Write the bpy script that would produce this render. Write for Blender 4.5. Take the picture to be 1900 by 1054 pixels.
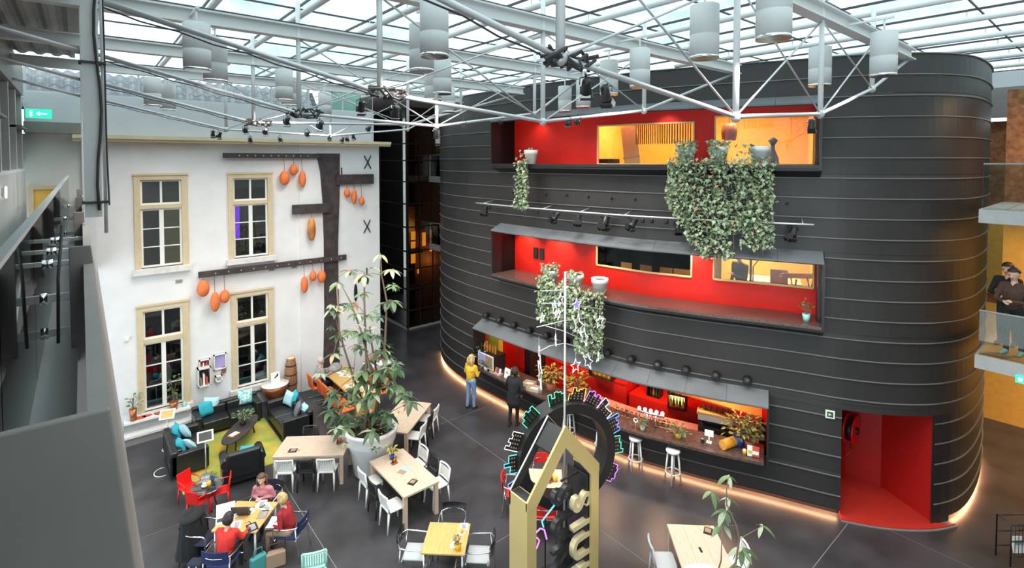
import bpy, math, random
import numpy as np
from mathutils import Vector, Matrix, Euler

for _o in list(bpy.data.objects):
    bpy.data.objects.remove(_o)
SC = bpy.context.scene
COL = SC.collection
RND = random.Random(11)
PI = math.pi

# ------------------------------------------------------------------ camera
FPX, CAMZ, PITCH, YAW, HORIZ = 960.0, 8.0, math.radians(1.8), math.radians(50.2), 298.0
CX, CY = 950.0, HORIZ + FPX * math.tan(PITCH)
cam_data = bpy.data.cameras.new('camera')
cam_data.sensor_width = 36.0
cam_data.lens = FPX / 1900 * 36.0
cam_data.shift_y = (CY - 527.0) / 1900
cam_data.clip_start = 0.05
cam_data.clip_end = 200
cam = bpy.data.objects.new('camera', cam_data)
cam.location = (0, 0, CAMZ)
cam.rotation_euler = (PI / 2 - PITCH, 0, YAW - PI / 2)
COL.objects.link(cam)
SC.camera = cam

# ------------------------------------------------------------------ view + sky
SC.view_settings.view_transform = 'Standard'
SC.view_settings.look = 'None'
SC.view_settings.exposure = 0.38
SC.view_settings.gamma = 1.0
SC.view_settings.use_curve_mapping = False
SC.cycles.max_bounces = 8
SC.cycles.transparent_max_bounces = 16
SC.cycles.caustics_reflective = False
SC.cycles.caustics_refractive = False
SC.cycles.sample_clamp_indirect = 4.0

SKY_STRENGTH = 2.7
DOWNLIGHT_W = 48.0
world = bpy.data.worlds.new('overcast_sky')
SC.world = world
world.use_nodes = True
wn, wl = world.node_tree.nodes, world.node_tree.links
wn.clear()
w_out = wn.new('ShaderNodeOutputWorld')
w_bg = wn.new('ShaderNodeBackground')
w_tc = wn.new('ShaderNodeTexCoord')
w_map = wn.new('ShaderNodeMapping')
w_map.inputs['Scale'].default_value = (1.3, 1.3, 3.0)
w_no = wn.new('ShaderNodeTexNoise')
w_no.inputs['Scale'].default_value = 2.3
w_no.inputs['Detail'].default_value = 6
w_no.inputs['Roughness'].default_value = 0.62
w_cr = wn.new('ShaderNodeValToRGB')
w_cr.color_ramp.elements[0].position = 0.34
w_cr.color_ramp.elements[0].color = (0.27, 0.43, 0.52, 1)
w_cr.color_ramp.elements[1].position = 0.56
w_cr.color_ramp.elements[1].color = (0.80, 0.90, 0.90, 1)
wl.new(w_tc.outputs['Generated'], w_map.inputs['Vector'])
wl.new(w_map.outputs['Vector'], w_no.inputs['Vector'])
wl.new(w_no.outputs['Fac'], w_cr.inputs['Fac'])
wl.new(w_cr.outputs['Color'], w_bg.inputs['Color'])
w_bg.inputs['Strength'].default_value = SKY_STRENGTH
wl.new(w_bg.outputs['Background'], w_out.inputs['Surface'])

# ------------------------------------------------------------------ pixel -> place (a pixel only gives a direction)
_fw = np.array([math.cos(YAW) * math.cos(PITCH), math.sin(YAW) * math.cos(PITCH), -math.sin(PITCH)])
_rt = np.array([math.sin(YAW), -math.cos(YAW), 0.0])
_up = np.cross(_rt, _fw)
def ray(px, py):
    return _fw + _rt * (px - CX) / FPX - _up * (py - CY) / FPX
def G(px, py, z=0.0):            # point at height z
    d = ray(px, py); t = (z - CAMZ) / d[2]
    return (d[0] * t, d[1] * t, z)
def PY(px, py, Y):               # point on the plane y = Y
    d = ray(px, py); t = Y / d[1]
    return (d[0] * t, Y, CAMZ + d[2] * t)
def PXp(px, py, X):              # point on the plane x = X
    d = ray(px, py); t = X / d[0]
    return (X, d[1] * t, CAMZ + d[2] * t)

# ------------------------------------------------------------------ plan curve of the black building
_CP = [(16, 19.9), (13.6, 19.7), (12.3, 19.2), (11.5, 18.45), (10.9, 17.35), (10.62, 16.3), (10.53, 15.4), (10.5, 14.6),
       (10.62, 11.9), (10.88, 9.85), (11.16, 8.25), (11.43, 7.5), (11.83, 6.5), (12.25, 5.63), (12.62, 4.8), (12.98, 4.0),
       (13.5, 3.25), (14.3, 2.6), (15.4, 2.28), (17.3, 2.3), (18.8, 2.6), (20.0, 3.6), (20.4, 5.5)]
def _catmull(P, n=24):
    P = [np.array(p, float) for p in P]
    P = [2 * P[0] - P[1]] + P + [2 * P[-1] - P[-2]]
    out = []
    for i in range(1, len(P) - 2):
        a, b, c, d = P[i - 1:i + 3]
        for k in range(n):
            t = k / n
            out.append(.5 * (2 * b + (c - a) * t + (2 * a - 5 * b + 4 * c - d) * t * t + (3 * b - a - 3 * c + d) * t ** 3))
    out.append(P[-2])
    return np.array(out)
_D = _catmull(_CP)
_L = np.r_[0, np.cumsum(np.linalg.norm(np.diff(_D, axis=0), axis=1))]
def F(s, n=0.0, z=0.0):          # arc length s along the facade, n out of it, height z
    x = np.interp(s, _L, _D[:, 0]); y = np.interp(s, _L, _D[:, 1])
    e = .25
    dx = np.interp(s + e, _L, _D[:, 0]) - np.interp(s - e, _L, _D[:, 0])
    dy = np.interp(s + e, _L, _D[:, 1]) - np.interp(s - e, _L, _D[:, 1])
    l = math.hypot(dx, dy)
    return (float(x + n * dy / l), float(y - n * dx / l), z)
def Fang(s):                     # heading of the outward normal
    a, b = F(s, 0), F(s, 1)
    return math.atan2(b[1] - a[1], b[0] - a[0])
def SF(px, py, n=0.0):           # facade place seen at a pixel: (s, z)
    d = ray(px, py); best = None
    for i in range(900):
        s = 6 + i * .02
        p = F(s, n)
        c = abs(p[0] * d[1] - p[1] * d[0]) / math.hypot(d[0], d[1])
        if c < .03:
            r = math.hypot(p[0], p[1])
            if best is None or c < best[0]:
                best = (c, s, CAMZ + d[2] * r / math.hypot(d[0], d[1]))
    return best[1], best[2]

# ------------------------------------------------------------------ mesh building
class MB:
    def __init__(self):
        self.v, self.f, self.s = [], [], []
    def add(self, v, f, smooth=False):
        o = len(self.v)
        self.v += [tuple(map(float, p)) for p in v]
        self.f += [tuple(i + o for i in q) for q in f]
        self.s += [smooth] * len(f)
        return self
    def box(self, x0, x1, y0, y1, z0, z1):
        return self.add([(x0, y0, z0), (x1, y0, z0), (x1, y1, z0), (x0, y1, z0), (x0, y0, z1), (x1, y0, z1), (x1, y1, z1), (x0, y1, z1)],
                        [(3, 2, 1, 0), (4, 5, 6, 7), (0, 1, 5, 4), (1, 2, 6, 5), (2, 3, 7, 6), (3, 0, 4, 7)])
    def obox(self, c, size, rot=(0, 0, 0)):
        m = Euler(rot).to_matrix(); hx, hy, hz = size[0] / 2, size[1] / 2, size[2] / 2
        v = []
        for z in (-hz, hz):
            for x, y in ((-hx, -hy), (hx, -hy), (hx, hy), (-hx, hy)):
                v.append(Vector(c) + m @ Vector((x, y, z)))
        return self.add(v, [(3, 2, 1, 0), (4, 5, 6, 7), (0, 1, 5, 4), (1, 2, 6, 5), (2, 3, 7, 6), (3, 0, 4, 7)])
    def tube(self, pts, r, n=8, cap=True, closed=False):
        pts = [Vector(p) for p in pts]; m = len(pts)
        rs = r if isinstance(r, (list, tuple)) else [r] * m
        v, f = [], []
        prev = None
        for i, p in enumerate(pts):
            if closed: t = pts[(i + 1) % m] - pts[i - 1]
            else: t = pts[min(i + 1, m - 1)] - pts[max(i - 1, 0)]
            if t.length < 1e-9: t = Vector((0, 0, 1))
            t.normalize()
            if prev is None:
                a = Vector((0, 0, 1)) if abs(t.z) < .9 else Vector((1, 0, 0))
                u = t.cross(a).normalized()
            else:
                u = (prev - t * prev.dot(t))
                u = u.normalized() if u.length > 1e-6 else t.orthogonal().normalized()
            prev = u
            w = t.cross(u)
            for k in range(n):
                an = 2 * PI * k / n
                v.append(p + (u * math.cos(an) + w * math.sin(an)) * rs[i])
        for i in range(m if closed else m - 1):
            for k in range(n):
                a = i * n + k; b = i * n + (k + 1) % n
                j = (i + 1) % m
                f.append((a, b, j * n + (k + 1) % n, j * n + k))
        self.add(v, f, n > 5)
        if cap and not closed:
            o = len(self.v) - len(v)
            self.f += [tuple(o + k for k in reversed(range(n))), tuple(o + (m - 1) * n + k for k in range(n))]
            self.s += [False, False]
        return self
    def lathe(self, prof, n=20, c=(0, 0, 0), smooth=True):
        v, f = [], []
        for r, z in prof:
            for k in range(n):
                a = 2 * PI * k / n
                v.append((c[0] + r * math.cos(a), c[1] + r * math.sin(a), c[2] + z))
        for i in range(len(prof) - 1):
            for k in range(n):
                f.append((i * n + k, i * n + (k + 1) % n, (i + 1) * n + (k + 1) % n, (i + 1) * n + k))
        self.add(v, f, smooth)
        o = len(self.v) - len(v)
        if prof[0][0] > 1e-6: self.f.append(tuple(o + k for k in reversed(range(n)))); self.s.append(False)
        if prof[-1][0] > 1e-6: self.f.append(tuple(o + (len(prof) - 1) * n + k for k in range(n))); self.s.append(False)
        return self
    def ell(self, c, r, n=12, m=8, rot=None):
        prof = [(math.sin(PI * i / m), -math.cos(PI * i / m)) for i in range(m + 1)]
        t = MB().lathe([(max(p, 0), z) for p, z in prof], n)
        M = Euler(rot).to_matrix() if rot else Matrix.Identity(3)
        return self.add([Vector(c) + M @ Vector((x * r[0], y * r[1], z * r[2])) for x, y, z in t.v], t.f, True)
    def prism(self, poly, z0, z1):
        n = len(poly)
        return self.add([(x, y, z0) for x, y in poly] + [(x, y, z1) for x, y in poly],
                        [tuple(reversed(range(n))), tuple(range(n, 2 * n))] + [(i, (i + 1) % n, n + (i + 1) % n, n + i) for i in range(n)])
    def extrude(self, poly, off):            # 3D polygon pushed along a vector
        n = len(poly); off = Vector(off); P = [Vector(p) for p in poly]
        return self.add(P + [p + off for p in P], [tuple(reversed(range(n))), tuple(range(n, 2 * n))] + [(i, (i + 1) % n, n + (i + 1) % n, n + i) for i in range(n)])
    def quad(self, a, b, c, d):
        return self.add([a, b, c, d], [(0, 1, 2, 3)])
    def strip(self, rows):                   # rows of equal length, joined into quads
        n = len(rows[0]); v = [p for r in rows for p in r]
        return self.add(v, [(i * n + k, i * n + k + 1, (i + 1) * n + k + 1, (i + 1) * n + k) for i in range(len(rows) - 1) for k in range(n - 1)])
    def sweep(self, sec, s0, s1, step=.25, caps=True):     # section [(n, z), ...] swept along the facade
        k = max(1, int(round((s1 - s0) / step))); m = len(sec)
        v, f = [], []
        for i in range(k + 1):
            s = s0 + (s1 - s0) * i / k
            v += [F(s, n, z) for n, z in sec]
        for i in range(k):
            for j in range(m):
                f.append((i * m + j, (i + 1) * m + j, (i + 1) * m + (j + 1) % m, i * m + (j + 1) % m))
        if caps:
            f.append(tuple(range(m))); f.append(tuple(k * m + j for j in reversed(range(m))))
        return self.add(v, f)
    def xf(self, M):
        self.v = [tuple(M @ Vector(p)) for p in self.v]; return self
    def mesh(self, name, mat):
        me = bpy.data.meshes.new(name)
        me.from_pydata(self.v, [], self.f)
        me.polygons.foreach_set('use_smooth', self.s)
        me.update()
        me.materials.append(MATS[mat] if isinstance(mat, str) else mat)
        return me
    def build(self, name, mat, parent=None, bevel=0, seg=2):
        o = bpy.data.objects.new(name, self.mesh(name, mat))
        COL.objects.link(o)
        if parent is not None: o.parent = parent
        if bevel:
            b = o.modifiers.new('bevel', 'BEVEL'); b.width = bevel; b.segments = seg; b.limit_method = 'ANGLE'
        return o

def tag(o, label=None, cat=None, group=None, kind=None):
    if label: o['label'] = label
    if cat: o['category'] = cat
    if group: o['group'] = group
    if kind: o['kind'] = kind
    return o
def thing(name, label, cat, loc=(0, 0, 0), rz=0.0, group=None):
    o = bpy.data.objects.new(name, None)
    o.empty_display_size = .1
    COL.objects.link(o); o.location = loc; o.rotation_euler = (0, 0, rz)
    return tag(o, label, cat, group)
def struct(o):
    o['kind'] = 'structure'; return o
def inst(name, me, parent=None, loc=(0, 0, 0), rot=(0, 0, 0), scale=(1, 1, 1)):
    o = bpy.data.objects.new(name, me); COL.objects.link(o)
    o.location = loc; o.rotation_euler = rot; o.scale = scale
    if parent is not None: o.parent = parent
    return o
def dup(root, loc, rz, label=None, group=None):
    r = root.copy(); COL.objects.link(r); r.location = loc; r.rotation_euler = (0, 0, rz)
    if label: r['label'] = label
    if group: r['group'] = group
    for ch in list(root.children):
        c = ch.copy(); COL.objects.link(c); c.parent = r
        for g in list(ch.children):
            d = g.copy(); COL.objects.link(d); d.parent = c
    return r
def light(kind, loc, power, color=(1, 1, 1), size=.3, aim=None, parent=None, spot=None, spread=None, blend=.5):
    d = bpy.data.lights.new('lamp_light', kind); d.energy = power; d.color = color
    if kind == 'AREA':
        d.shape = 'DISK'; d.size = size
        if spread: d.spread = spread
    elif kind == 'SPOT':
        d.spot_size = spot or 1.0; d.spot_blend = blend; d.shadow_soft_size = size
    else:
        d.shadow_soft_size = size
    o = bpy.data.objects.new('lamp_light', d); COL.objects.link(o); o.location = loc
    if aim is not None:
        v = Vector(aim) - Vector(loc); o.rotation_euler = v.to_track_quat('-Z', 'Y').to_euler()
    if parent is not None: o.parent = parent
    return o

# ------------------------------------------------------------------ materials
MATS = {}
def mat(name, col, rough=.5, metal=0.0, var=.0, scale=6.0, bump=0.0, spec=.5, emit=None, estr=0.0, trans=0.0, stretch=None, col2=None, detail=5, coat=0):
    m = bpy.data.materials.new(name); m.use_nodes = True
    nt = m.node_tree; b = nt.nodes['Principled BSDF']
    b.inputs['Base Color'].default_value = (*col, 1); b.inputs['Roughness'].default_value = rough
    b.inputs['Metallic'].default_value = metal; b.inputs['Specular IOR Level'].default_value = spec
    if coat: b.inputs['Coat Weight'].default_value = coat
    if emit:
        b.inputs['Emission Color'].default_value = (*emit, 1); b.inputs['Emission Strength'].default_value = estr
    if var or bump or col2:
        tc = nt.nodes.new('ShaderNodeTexCoord'); mp = nt.nodes.new('ShaderNodeMapping')
        if stretch: mp.inputs['Scale'].default_value = stretch
        no = nt.nodes.new('ShaderNodeTexNoise'); no.inputs['Scale'].default_value = scale; no.inputs['Detail'].default_value = detail
        nt.links.new(tc.outputs['Object'], mp.inputs['Vector']); nt.links.new(mp.outputs['Vector'], no.inputs['Vector'])
        if var or col2:
            cr = nt.nodes.new('ShaderNodeValToRGB')
            cr.color_ramp.elements[0].position = .35; cr.color_ramp.elements[1].position = .65
            a = col2 if col2 else tuple(max(0, c * (1 - var)) for c in col)
            c = col if col2 else tuple(min(1, c * (1 + var)) for c in col)
            cr.color_ramp.elements[0].color = (*a, 1); cr.color_ramp.elements[1].color = (*c, 1)
            nt.links.new(no.outputs['Fac'], cr.inputs['Fac']); nt.links.new(cr.outputs['Color'], b.inputs['Base Color'])
        if bump:
            bp = nt.nodes.new('ShaderNodeBump'); bp.inputs['Strength'].default_value = bump; bp.inputs['Distance'].default_value = .02
            nt.links.new(no.outputs['Fac'], bp.inputs['Height']); nt.links.new(bp.outputs['Normal'], b.inputs['Normal'])
    MATS[name] = m
    return m
def glassmat(name, tint, gloss=.08, rough=.02):
    m = bpy.data.materials.new(name); m.use_nodes = True; nt = m.node_tree; nt.nodes.clear()
    o = nt.nodes.new('ShaderNodeOutputMaterial'); mx = nt.nodes.new('ShaderNodeMixShader')
    t = nt.nodes.new('ShaderNodeBsdfTransparent'); g = nt.nodes.new('ShaderNodeBsdfGlossy')
    t.inputs['Color'].default_value = (*tint, 1); g.inputs['Roughness'].default_value = rough
    fr = nt.nodes.new('ShaderNodeFresnel'); fr.inputs['IOR'].default_value = 1.45
    ad = nt.nodes.new('ShaderNodeMath'); ad.operation = 'MULTIPLY'; ad.inputs[1].default_value = gloss / .04 * .5
    nt.links.new(fr.outputs[0], ad.inputs[0]); nt.links.new(ad.outputs[0], mx.inputs[0])
    nt.links.new(t.outputs[0], mx.inputs[1]); nt.links.new(g.outputs[0], mx.inputs[2]); nt.links.new(mx.outputs[0], o.inputs['Surface'])
    MATS[name] = m
    return m

mat('floor', (.048, .045, .050), .32, var=.3, scale=1.1, bump=.03, detail=8)
mat('joint', (.22, .215, .22), .8)
mat('white_wall', (.74, .725, .73), .9, var=.03, scale=2.5, bump=.05)
mat('grey_band', (.56, .57, .60), .8, var=.03, scale=1.2)
mat('pale_wall', (.66, .64, .61), .8, var=.05, scale=1.0)
mat('beige_frame', (.60, .48, .31), .6, var=.05)
mat('cornice', (.74, .60, .40), .6, var=.04)
mat('white_paint', (.82, .79, .74), .5)
mat('stone', (.66, .62, .60), .8, var=.08, scale=9)
mat('pale_joint', (.35, .35, .35), .8)
mat('zinc', (.026, .0225, .0225), .45, var=.16, scale=.9, bump=.02, spec=.5)
mat('zinc_seam_lit', (.17, .165, .16), .4, spec=.6)  # paler than the zinc: sky light caught on ledges put into the colour
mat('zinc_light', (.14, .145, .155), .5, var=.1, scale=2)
mat('black_paint', (.012, .011, .012), .45)
mat('black_satin', (.018, .018, .020), .35)
mat('red_wall', (.74, .012, .004), .55, var=.04, scale=2)
mat('red_floor', (.50, .03, .02), .4, var=.05)
mat('red_niche_dim', (.40, .008, .006), .5, var=.04)  # darker copy of the wall red: the niche's dimmer light put into colour
mat('trim_grey', (.20, .20, .20), .5)
mat('dark_brown', (.045, .032, .032), .7, var=.35, scale=4, bump=.1)
mat('counter', (.10, .062, .052), .22, var=.25, scale=14)
mat('steel', (.62, .62, .63), .35, .55)
mat('grey_steel', (.70, .695, .70), .5, .0, var=.03)
mat('lamp_grey', (.60, .60, .60), .5)
mat('truss', (.58, .58, .60), .35, .45)
mat('beam_paint', (.70, .70, .70), .5)
mat('tube_paint', (.74, .74, .75), .45)
mat('dark_bar', (.05, .055, .06), .5)
mat('walk_wall', (.52, .51, .50), .6)
mat('plate_grey', (.235, .215, .205), .5, var=.05, scale=3)
mat('deck', (.36, .35, .35), .6, var=.05)
mat('chrome', (.72, .72, .74), .18, 1.0)
mat('black_metal', (.02, .02, .022), .4, .3)
mat('leather', (.014, .0145, .016), .33, bump=.06, scale=30, var=.1)
mat('wood', (.60, .455, .345), .5, var=.12, scale=5, stretch=(1, 12, 12), bump=.02)
mat('wood_yellow', (.60, .36, .12), .45, var=.12, scale=5, stretch=(1, 10, 10))
mat('wood_orange', (.66, .36, .12), .45, var=.14, scale=5, stretch=(10, 1, 10))
mat('oak_dark', (.28, .13, .06), .55, var=.3, scale=6, stretch=(6, 6, 1))
mat('white_plastic', (.80, .79, .77), .4)
mat('grey_plastic', (.45, .47, .48), .4)
mat('red_plastic', (.75, .012, .010), .35)
mat('orange_plastic', (.85, .16, .03), .45)
mat('mint_plastic', (.36, .66, .56), .45)
mat('blue_fabric', (.012, .02, .085), .8)
mat('red_fabric', (.62, .02, .015), .8)
mat('teal', (.03, .36, .45), .85, var=.1)
mat('pale_blue', (.40, .62, .68), .85, var=.08)
mat('teal_print', (.05, .42, .42), .85, col2=(.72, .82, .78), scale=14)
mat('grey_cushion', (.16, .17, .19), .85)
mat('planter', (.90, .88, .885), .45, var=.02)
mat('soil', (.035, .022, .014), .95, var=.4, scale=20, bump=.4)
mat('leaf_dark', (.065, .115, .055), .45, var=.3, scale=3)
mat('leaf_mid', (.13, .21, .085), .5, var=.3, scale=3)
mat('leaf_pale', (.34, .38, .26), .5, var=.2, scale=3)
mat('leaf_yellow', (.42, .36, .06), .5, var=.3, scale=3)
mat('leaf_orange', (.62, .33, .18), .5, var=.2)
mat('ivy', (.46, .54, .36), .5, col2=(.15, .22, .10), scale=9, detail=2)
mat('stem', (.22, .15, .10), .8)
mat('egg', (.72, .17, .045), .6, var=.08, scale=8)
mat('egg_brown', (.30, .11, .03), .5, col2=(.75, .30, .06), scale=2)
mat('cord', (.05, .045, .045), .7)
mat('terracotta', (.42, .13, .06), .8)
mat('copper', (.45, .16, .06), .35, .6)
mat('gold', (.78, .60, .26), .36, .5, var=.05, scale=.8)
mat('gold_letter', (.72, .60, .36), .4, .3)
mat('paper', (.86, .85, .82), .8)
mat('book_red', (.60, .08, .05), .7)
mat('book_blue', (.06, .14, .42), .7)
mat('book_orange', (.75, .30, .08), .7)
mat('purple', (.22, .12, .45), .7)
mat('lilac', (.38, .34, .62), .6)
mat('tile', (.20, .205, .23), .6, var=.15)
mat('roof_black', (.03, .03, .03), .7)
mat('amber_wall', (.80, .46, .09), .7, var=.06)
mat('amber_pale', (.80, .60, .30), .7)
mat('wood_brown', (.22, .10, .05), .5, var=.2)
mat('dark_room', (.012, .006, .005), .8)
mat('brick', (.30, .12, .05), .85, var=.35, scale=9, bump=.3)
mat('concrete', (.38, .38, .38), .7, var=.06)
mat('tower_dark', (.010, .009, .009), .15)
mat('tower_frame', (.03, .022, .018), .8, spec=.1)
mat('skin', (.62, .36, .27), .55)
mat('hair_brown', (.10, .05, .03), .6)
mat('hair_blond', (.50, .34, .15), .6, var=.3, scale=18)
mat('hair_dark', (.025, .015, .012), .6)
mat('hair_grey', (.55, .45, .42), .7)
mat('c_pink', (.52, .19, .22), .85, var=.1, scale=12)
mat('c_red', (.66, .03, .025), .85)
mat('c_wine', (.30, .012, .018), .85)
mat('c_black', (.010, .010, .012), .85)
mat('c_navy', (.015, .018, .04), .85)
mat('c_yellow', (.72, .42, .03), .8, var=.15, scale=10)
mat('c_jeans', (.17, .29, .50), .85, var=.2, scale=8)
mat('c_grey', (.30, .29, .29), .85, var=.2, scale=14)
mat('c_tan', (.33, .22, .15), .85)
mat('c_brown', (.06, .03, .02), .85)
mat('bag_teal', (.05, .26, .26), .8)
mat('rug', (.22, .33, .07), .95, col2=(.55, .38, .05), scale=2.1, bump=.2)
mat('laptop_dark', (.05, .04, .04), .4)
mat('screen', (.85, .87, .90), .3, emit=(.9, .95, 1), estr=.5)
mat('bottle_green', (.03, .12, .03), .15)
mat('bottle_amber', (.50, .20, .02), .15)
mat('bottle_yellow', (.65, .45, .04), .2)
mat('bottle_brown', (.10, .03, .01), .15)
mat('pumpkin', (.80, .34, .03), .5)
mat('pink_tile', (.55, .24, .20), .3)
mat('blue_pot', (.02, .06, .30), .4)
mat('yellow_pot', (.75, .45, .02), .4)
mat('cyan_pot', (.35, .70, .68), .4)
mat('grate', (.50, .50, .49), .5)
mat('star_white', (.85, .85, .90), .35)
mat('star_violet', (.35, .28, .75), .4)
mat('led_warm', (1, .6, .3), .5, emit=(1.0, .46, .22), estr=30)
mat('led_white', (1, .9, .8), .5, emit=(1, .88, .70), estr=9)
mat('lens_warm', (1, .7, .4), .4, emit=(1, .62, .30), estr=22)
mat('lens_soft', (1, .7, .4), .4, emit=(1, .66, .36), estr=4)
mat('lens_violet', (.6, .5, .9), .3, emit=(.55, .42, .95), estr=.9)
mat('lens_dark', (.03, .03, .035), .1)
mat('neon_cyan', (.1, .8, .9), .4, emit=(.08, .75, 1), estr=1.6)
mat('neon_green', (.1, .9, .5), .4, emit=(.10, .9, .45), estr=1.2)
mat('neon_violet', (.5, .1, .9), .4, emit=(.55, .18, 1), estr=1.8)
mat('neon_pink', (.9, .1, .6), .4, emit=(1, .15, .65), estr=1.8)
mat('neon_blue', (.1, .2, .9), .4, emit=(.12, .25, 1), estr=1.8)
mat('neon_white', (.9, .9, 1), .4, emit=(.9, .9, 1), estr=1.2)
mat('sign_green', (.02, .55, .30), .4, emit=(.02, .75, .38), estr=1.2)
mat('sign_white', (.9, .95, .9), .4, emit=(.8, 1, .9), estr=1.5)
mat('violet_light', (.25, .05, .9), .5, emit=(.25, .03, 1), estr=1.6)
mat('amber_glow', (.9, .4, .05), .5, emit=(1, .42, .05), estr=1.6)
mat('bottle_glow', (.9, .75, .3), .5, emit=(1, .75, .25), estr=1.5)
glassmat('roof_glass', (.93, .97, .97), .03)
glassmat('rail_glass', (.80, .86, .84), .09)
glassmat('window_glass', (.55, .58, .58), .22)
glassmat('clear_glass', (.92, .94, .93), .06)
glassmat('dim_glass', (.8, .8, .8), .012)
glassmat('smoke_plastic', (.42, .43, .44), .12, .1)
glassmat('tower_glass', (.55, .50, .46), .16)
# ================================================================== THE SETTING
# ---- floor: concrete slabs with open joints
fl = struct(MB().box(-3, 26, -6, 32, -.10, -.006).build('floor', 'joint'))
fl['label'] = 'dark grey polished concrete floor with pale joints'
xj = [-3, -1.1, 3.7, 8.5, 13.3, 18.1, 22.9, 26]; yj = [-6, -.9, 3.84, 8.36, 13.28, 18.1, 22.9, 27.7, 32]
for i in range(len(xj) - 1):
    for j in range(len(yj) - 1):
        MB().box(xj[i] + .009, xj[i + 1] - .009, yj[j] + .009, yj[j + 1] - .009, -.03, 0).build('slab', 'floor', fl)

# ---- white facade at y = 18.27
YW = 18.27
def cells(xs, zs, holes, y0, y1):
    m = MB()
    for i in range(len(xs) - 1):
        for k in range(len(zs) - 1):
            cx, cz = (xs[i] + xs[i + 1]) / 2, (zs[k] + zs[k + 1]) / 2
            if any(a < cx < b and c < cz < d for a, b, c, d in holes): continue
            m.box(xs[i], xs[i + 1], y0, y1, zs[k], zs[k + 1])
    return m
WIN = [(1.14, 2.45, 4.87, 7.59), (3.54, 4.86, 4.87, 7.59), (1.14, 2.42, .67, 3.78), (3.57, 4.83, .67, 3.78)]
xs = sorted({0.02, 8.65, 5.71} | {round(v, 3) for w in WIN for v in w[:2]}); zs = sorted({0, 8.55} | {v for w in WIN for v in w[2:]})
wb = struct(cells(xs, zs, WIN, YW, YW + .4).build('wall_back', 'white_wall'))
wb['label'] = 'white plastered facade of the old house with four tall windows'
MB().box(5.71, 8.65, YW - .05, YW, 0, 8.55).build('plaster_panel', 'white_wall', wb)
MB().box(8.25, 8.65, YW + .4, 27, 0, 9.85).build('return_wall', 'white_wall', wb)
MB().box(-.02, 8.72, YW - .03, YW - .012, 0, .0).v
tr = struct(MB().box(-.16, 9.0, YW - .36, YW + .02, 8.60, 8.70).box(-.16, 9.0, YW - .30, YW, 8.53, 8.60).build('trim_1', 'cornice'))
tr['label'] = 'cream painted cornice along the top of the white facade'
bw = struct(MB().box(-1.1, 8.42, YW + .06, YW + .4, 8.7, 9.78).build('wall_upper', 'grey_band'))
bw['label'] = 'pale grey wall band above the cornice'
wl2 = struct(MB().box(-1.6, .02, YW + .12, YW + .5, 0, 8.7).build('wall_back_left', 'pale_wall'))
wl2['label'] = 'pale wall closing the end of the walkway'
MB().box(-1.1, .02, YW - .25, YW + .12, 8.72, 9.0).build('ledge', 'plate_grey', wl2)

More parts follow.
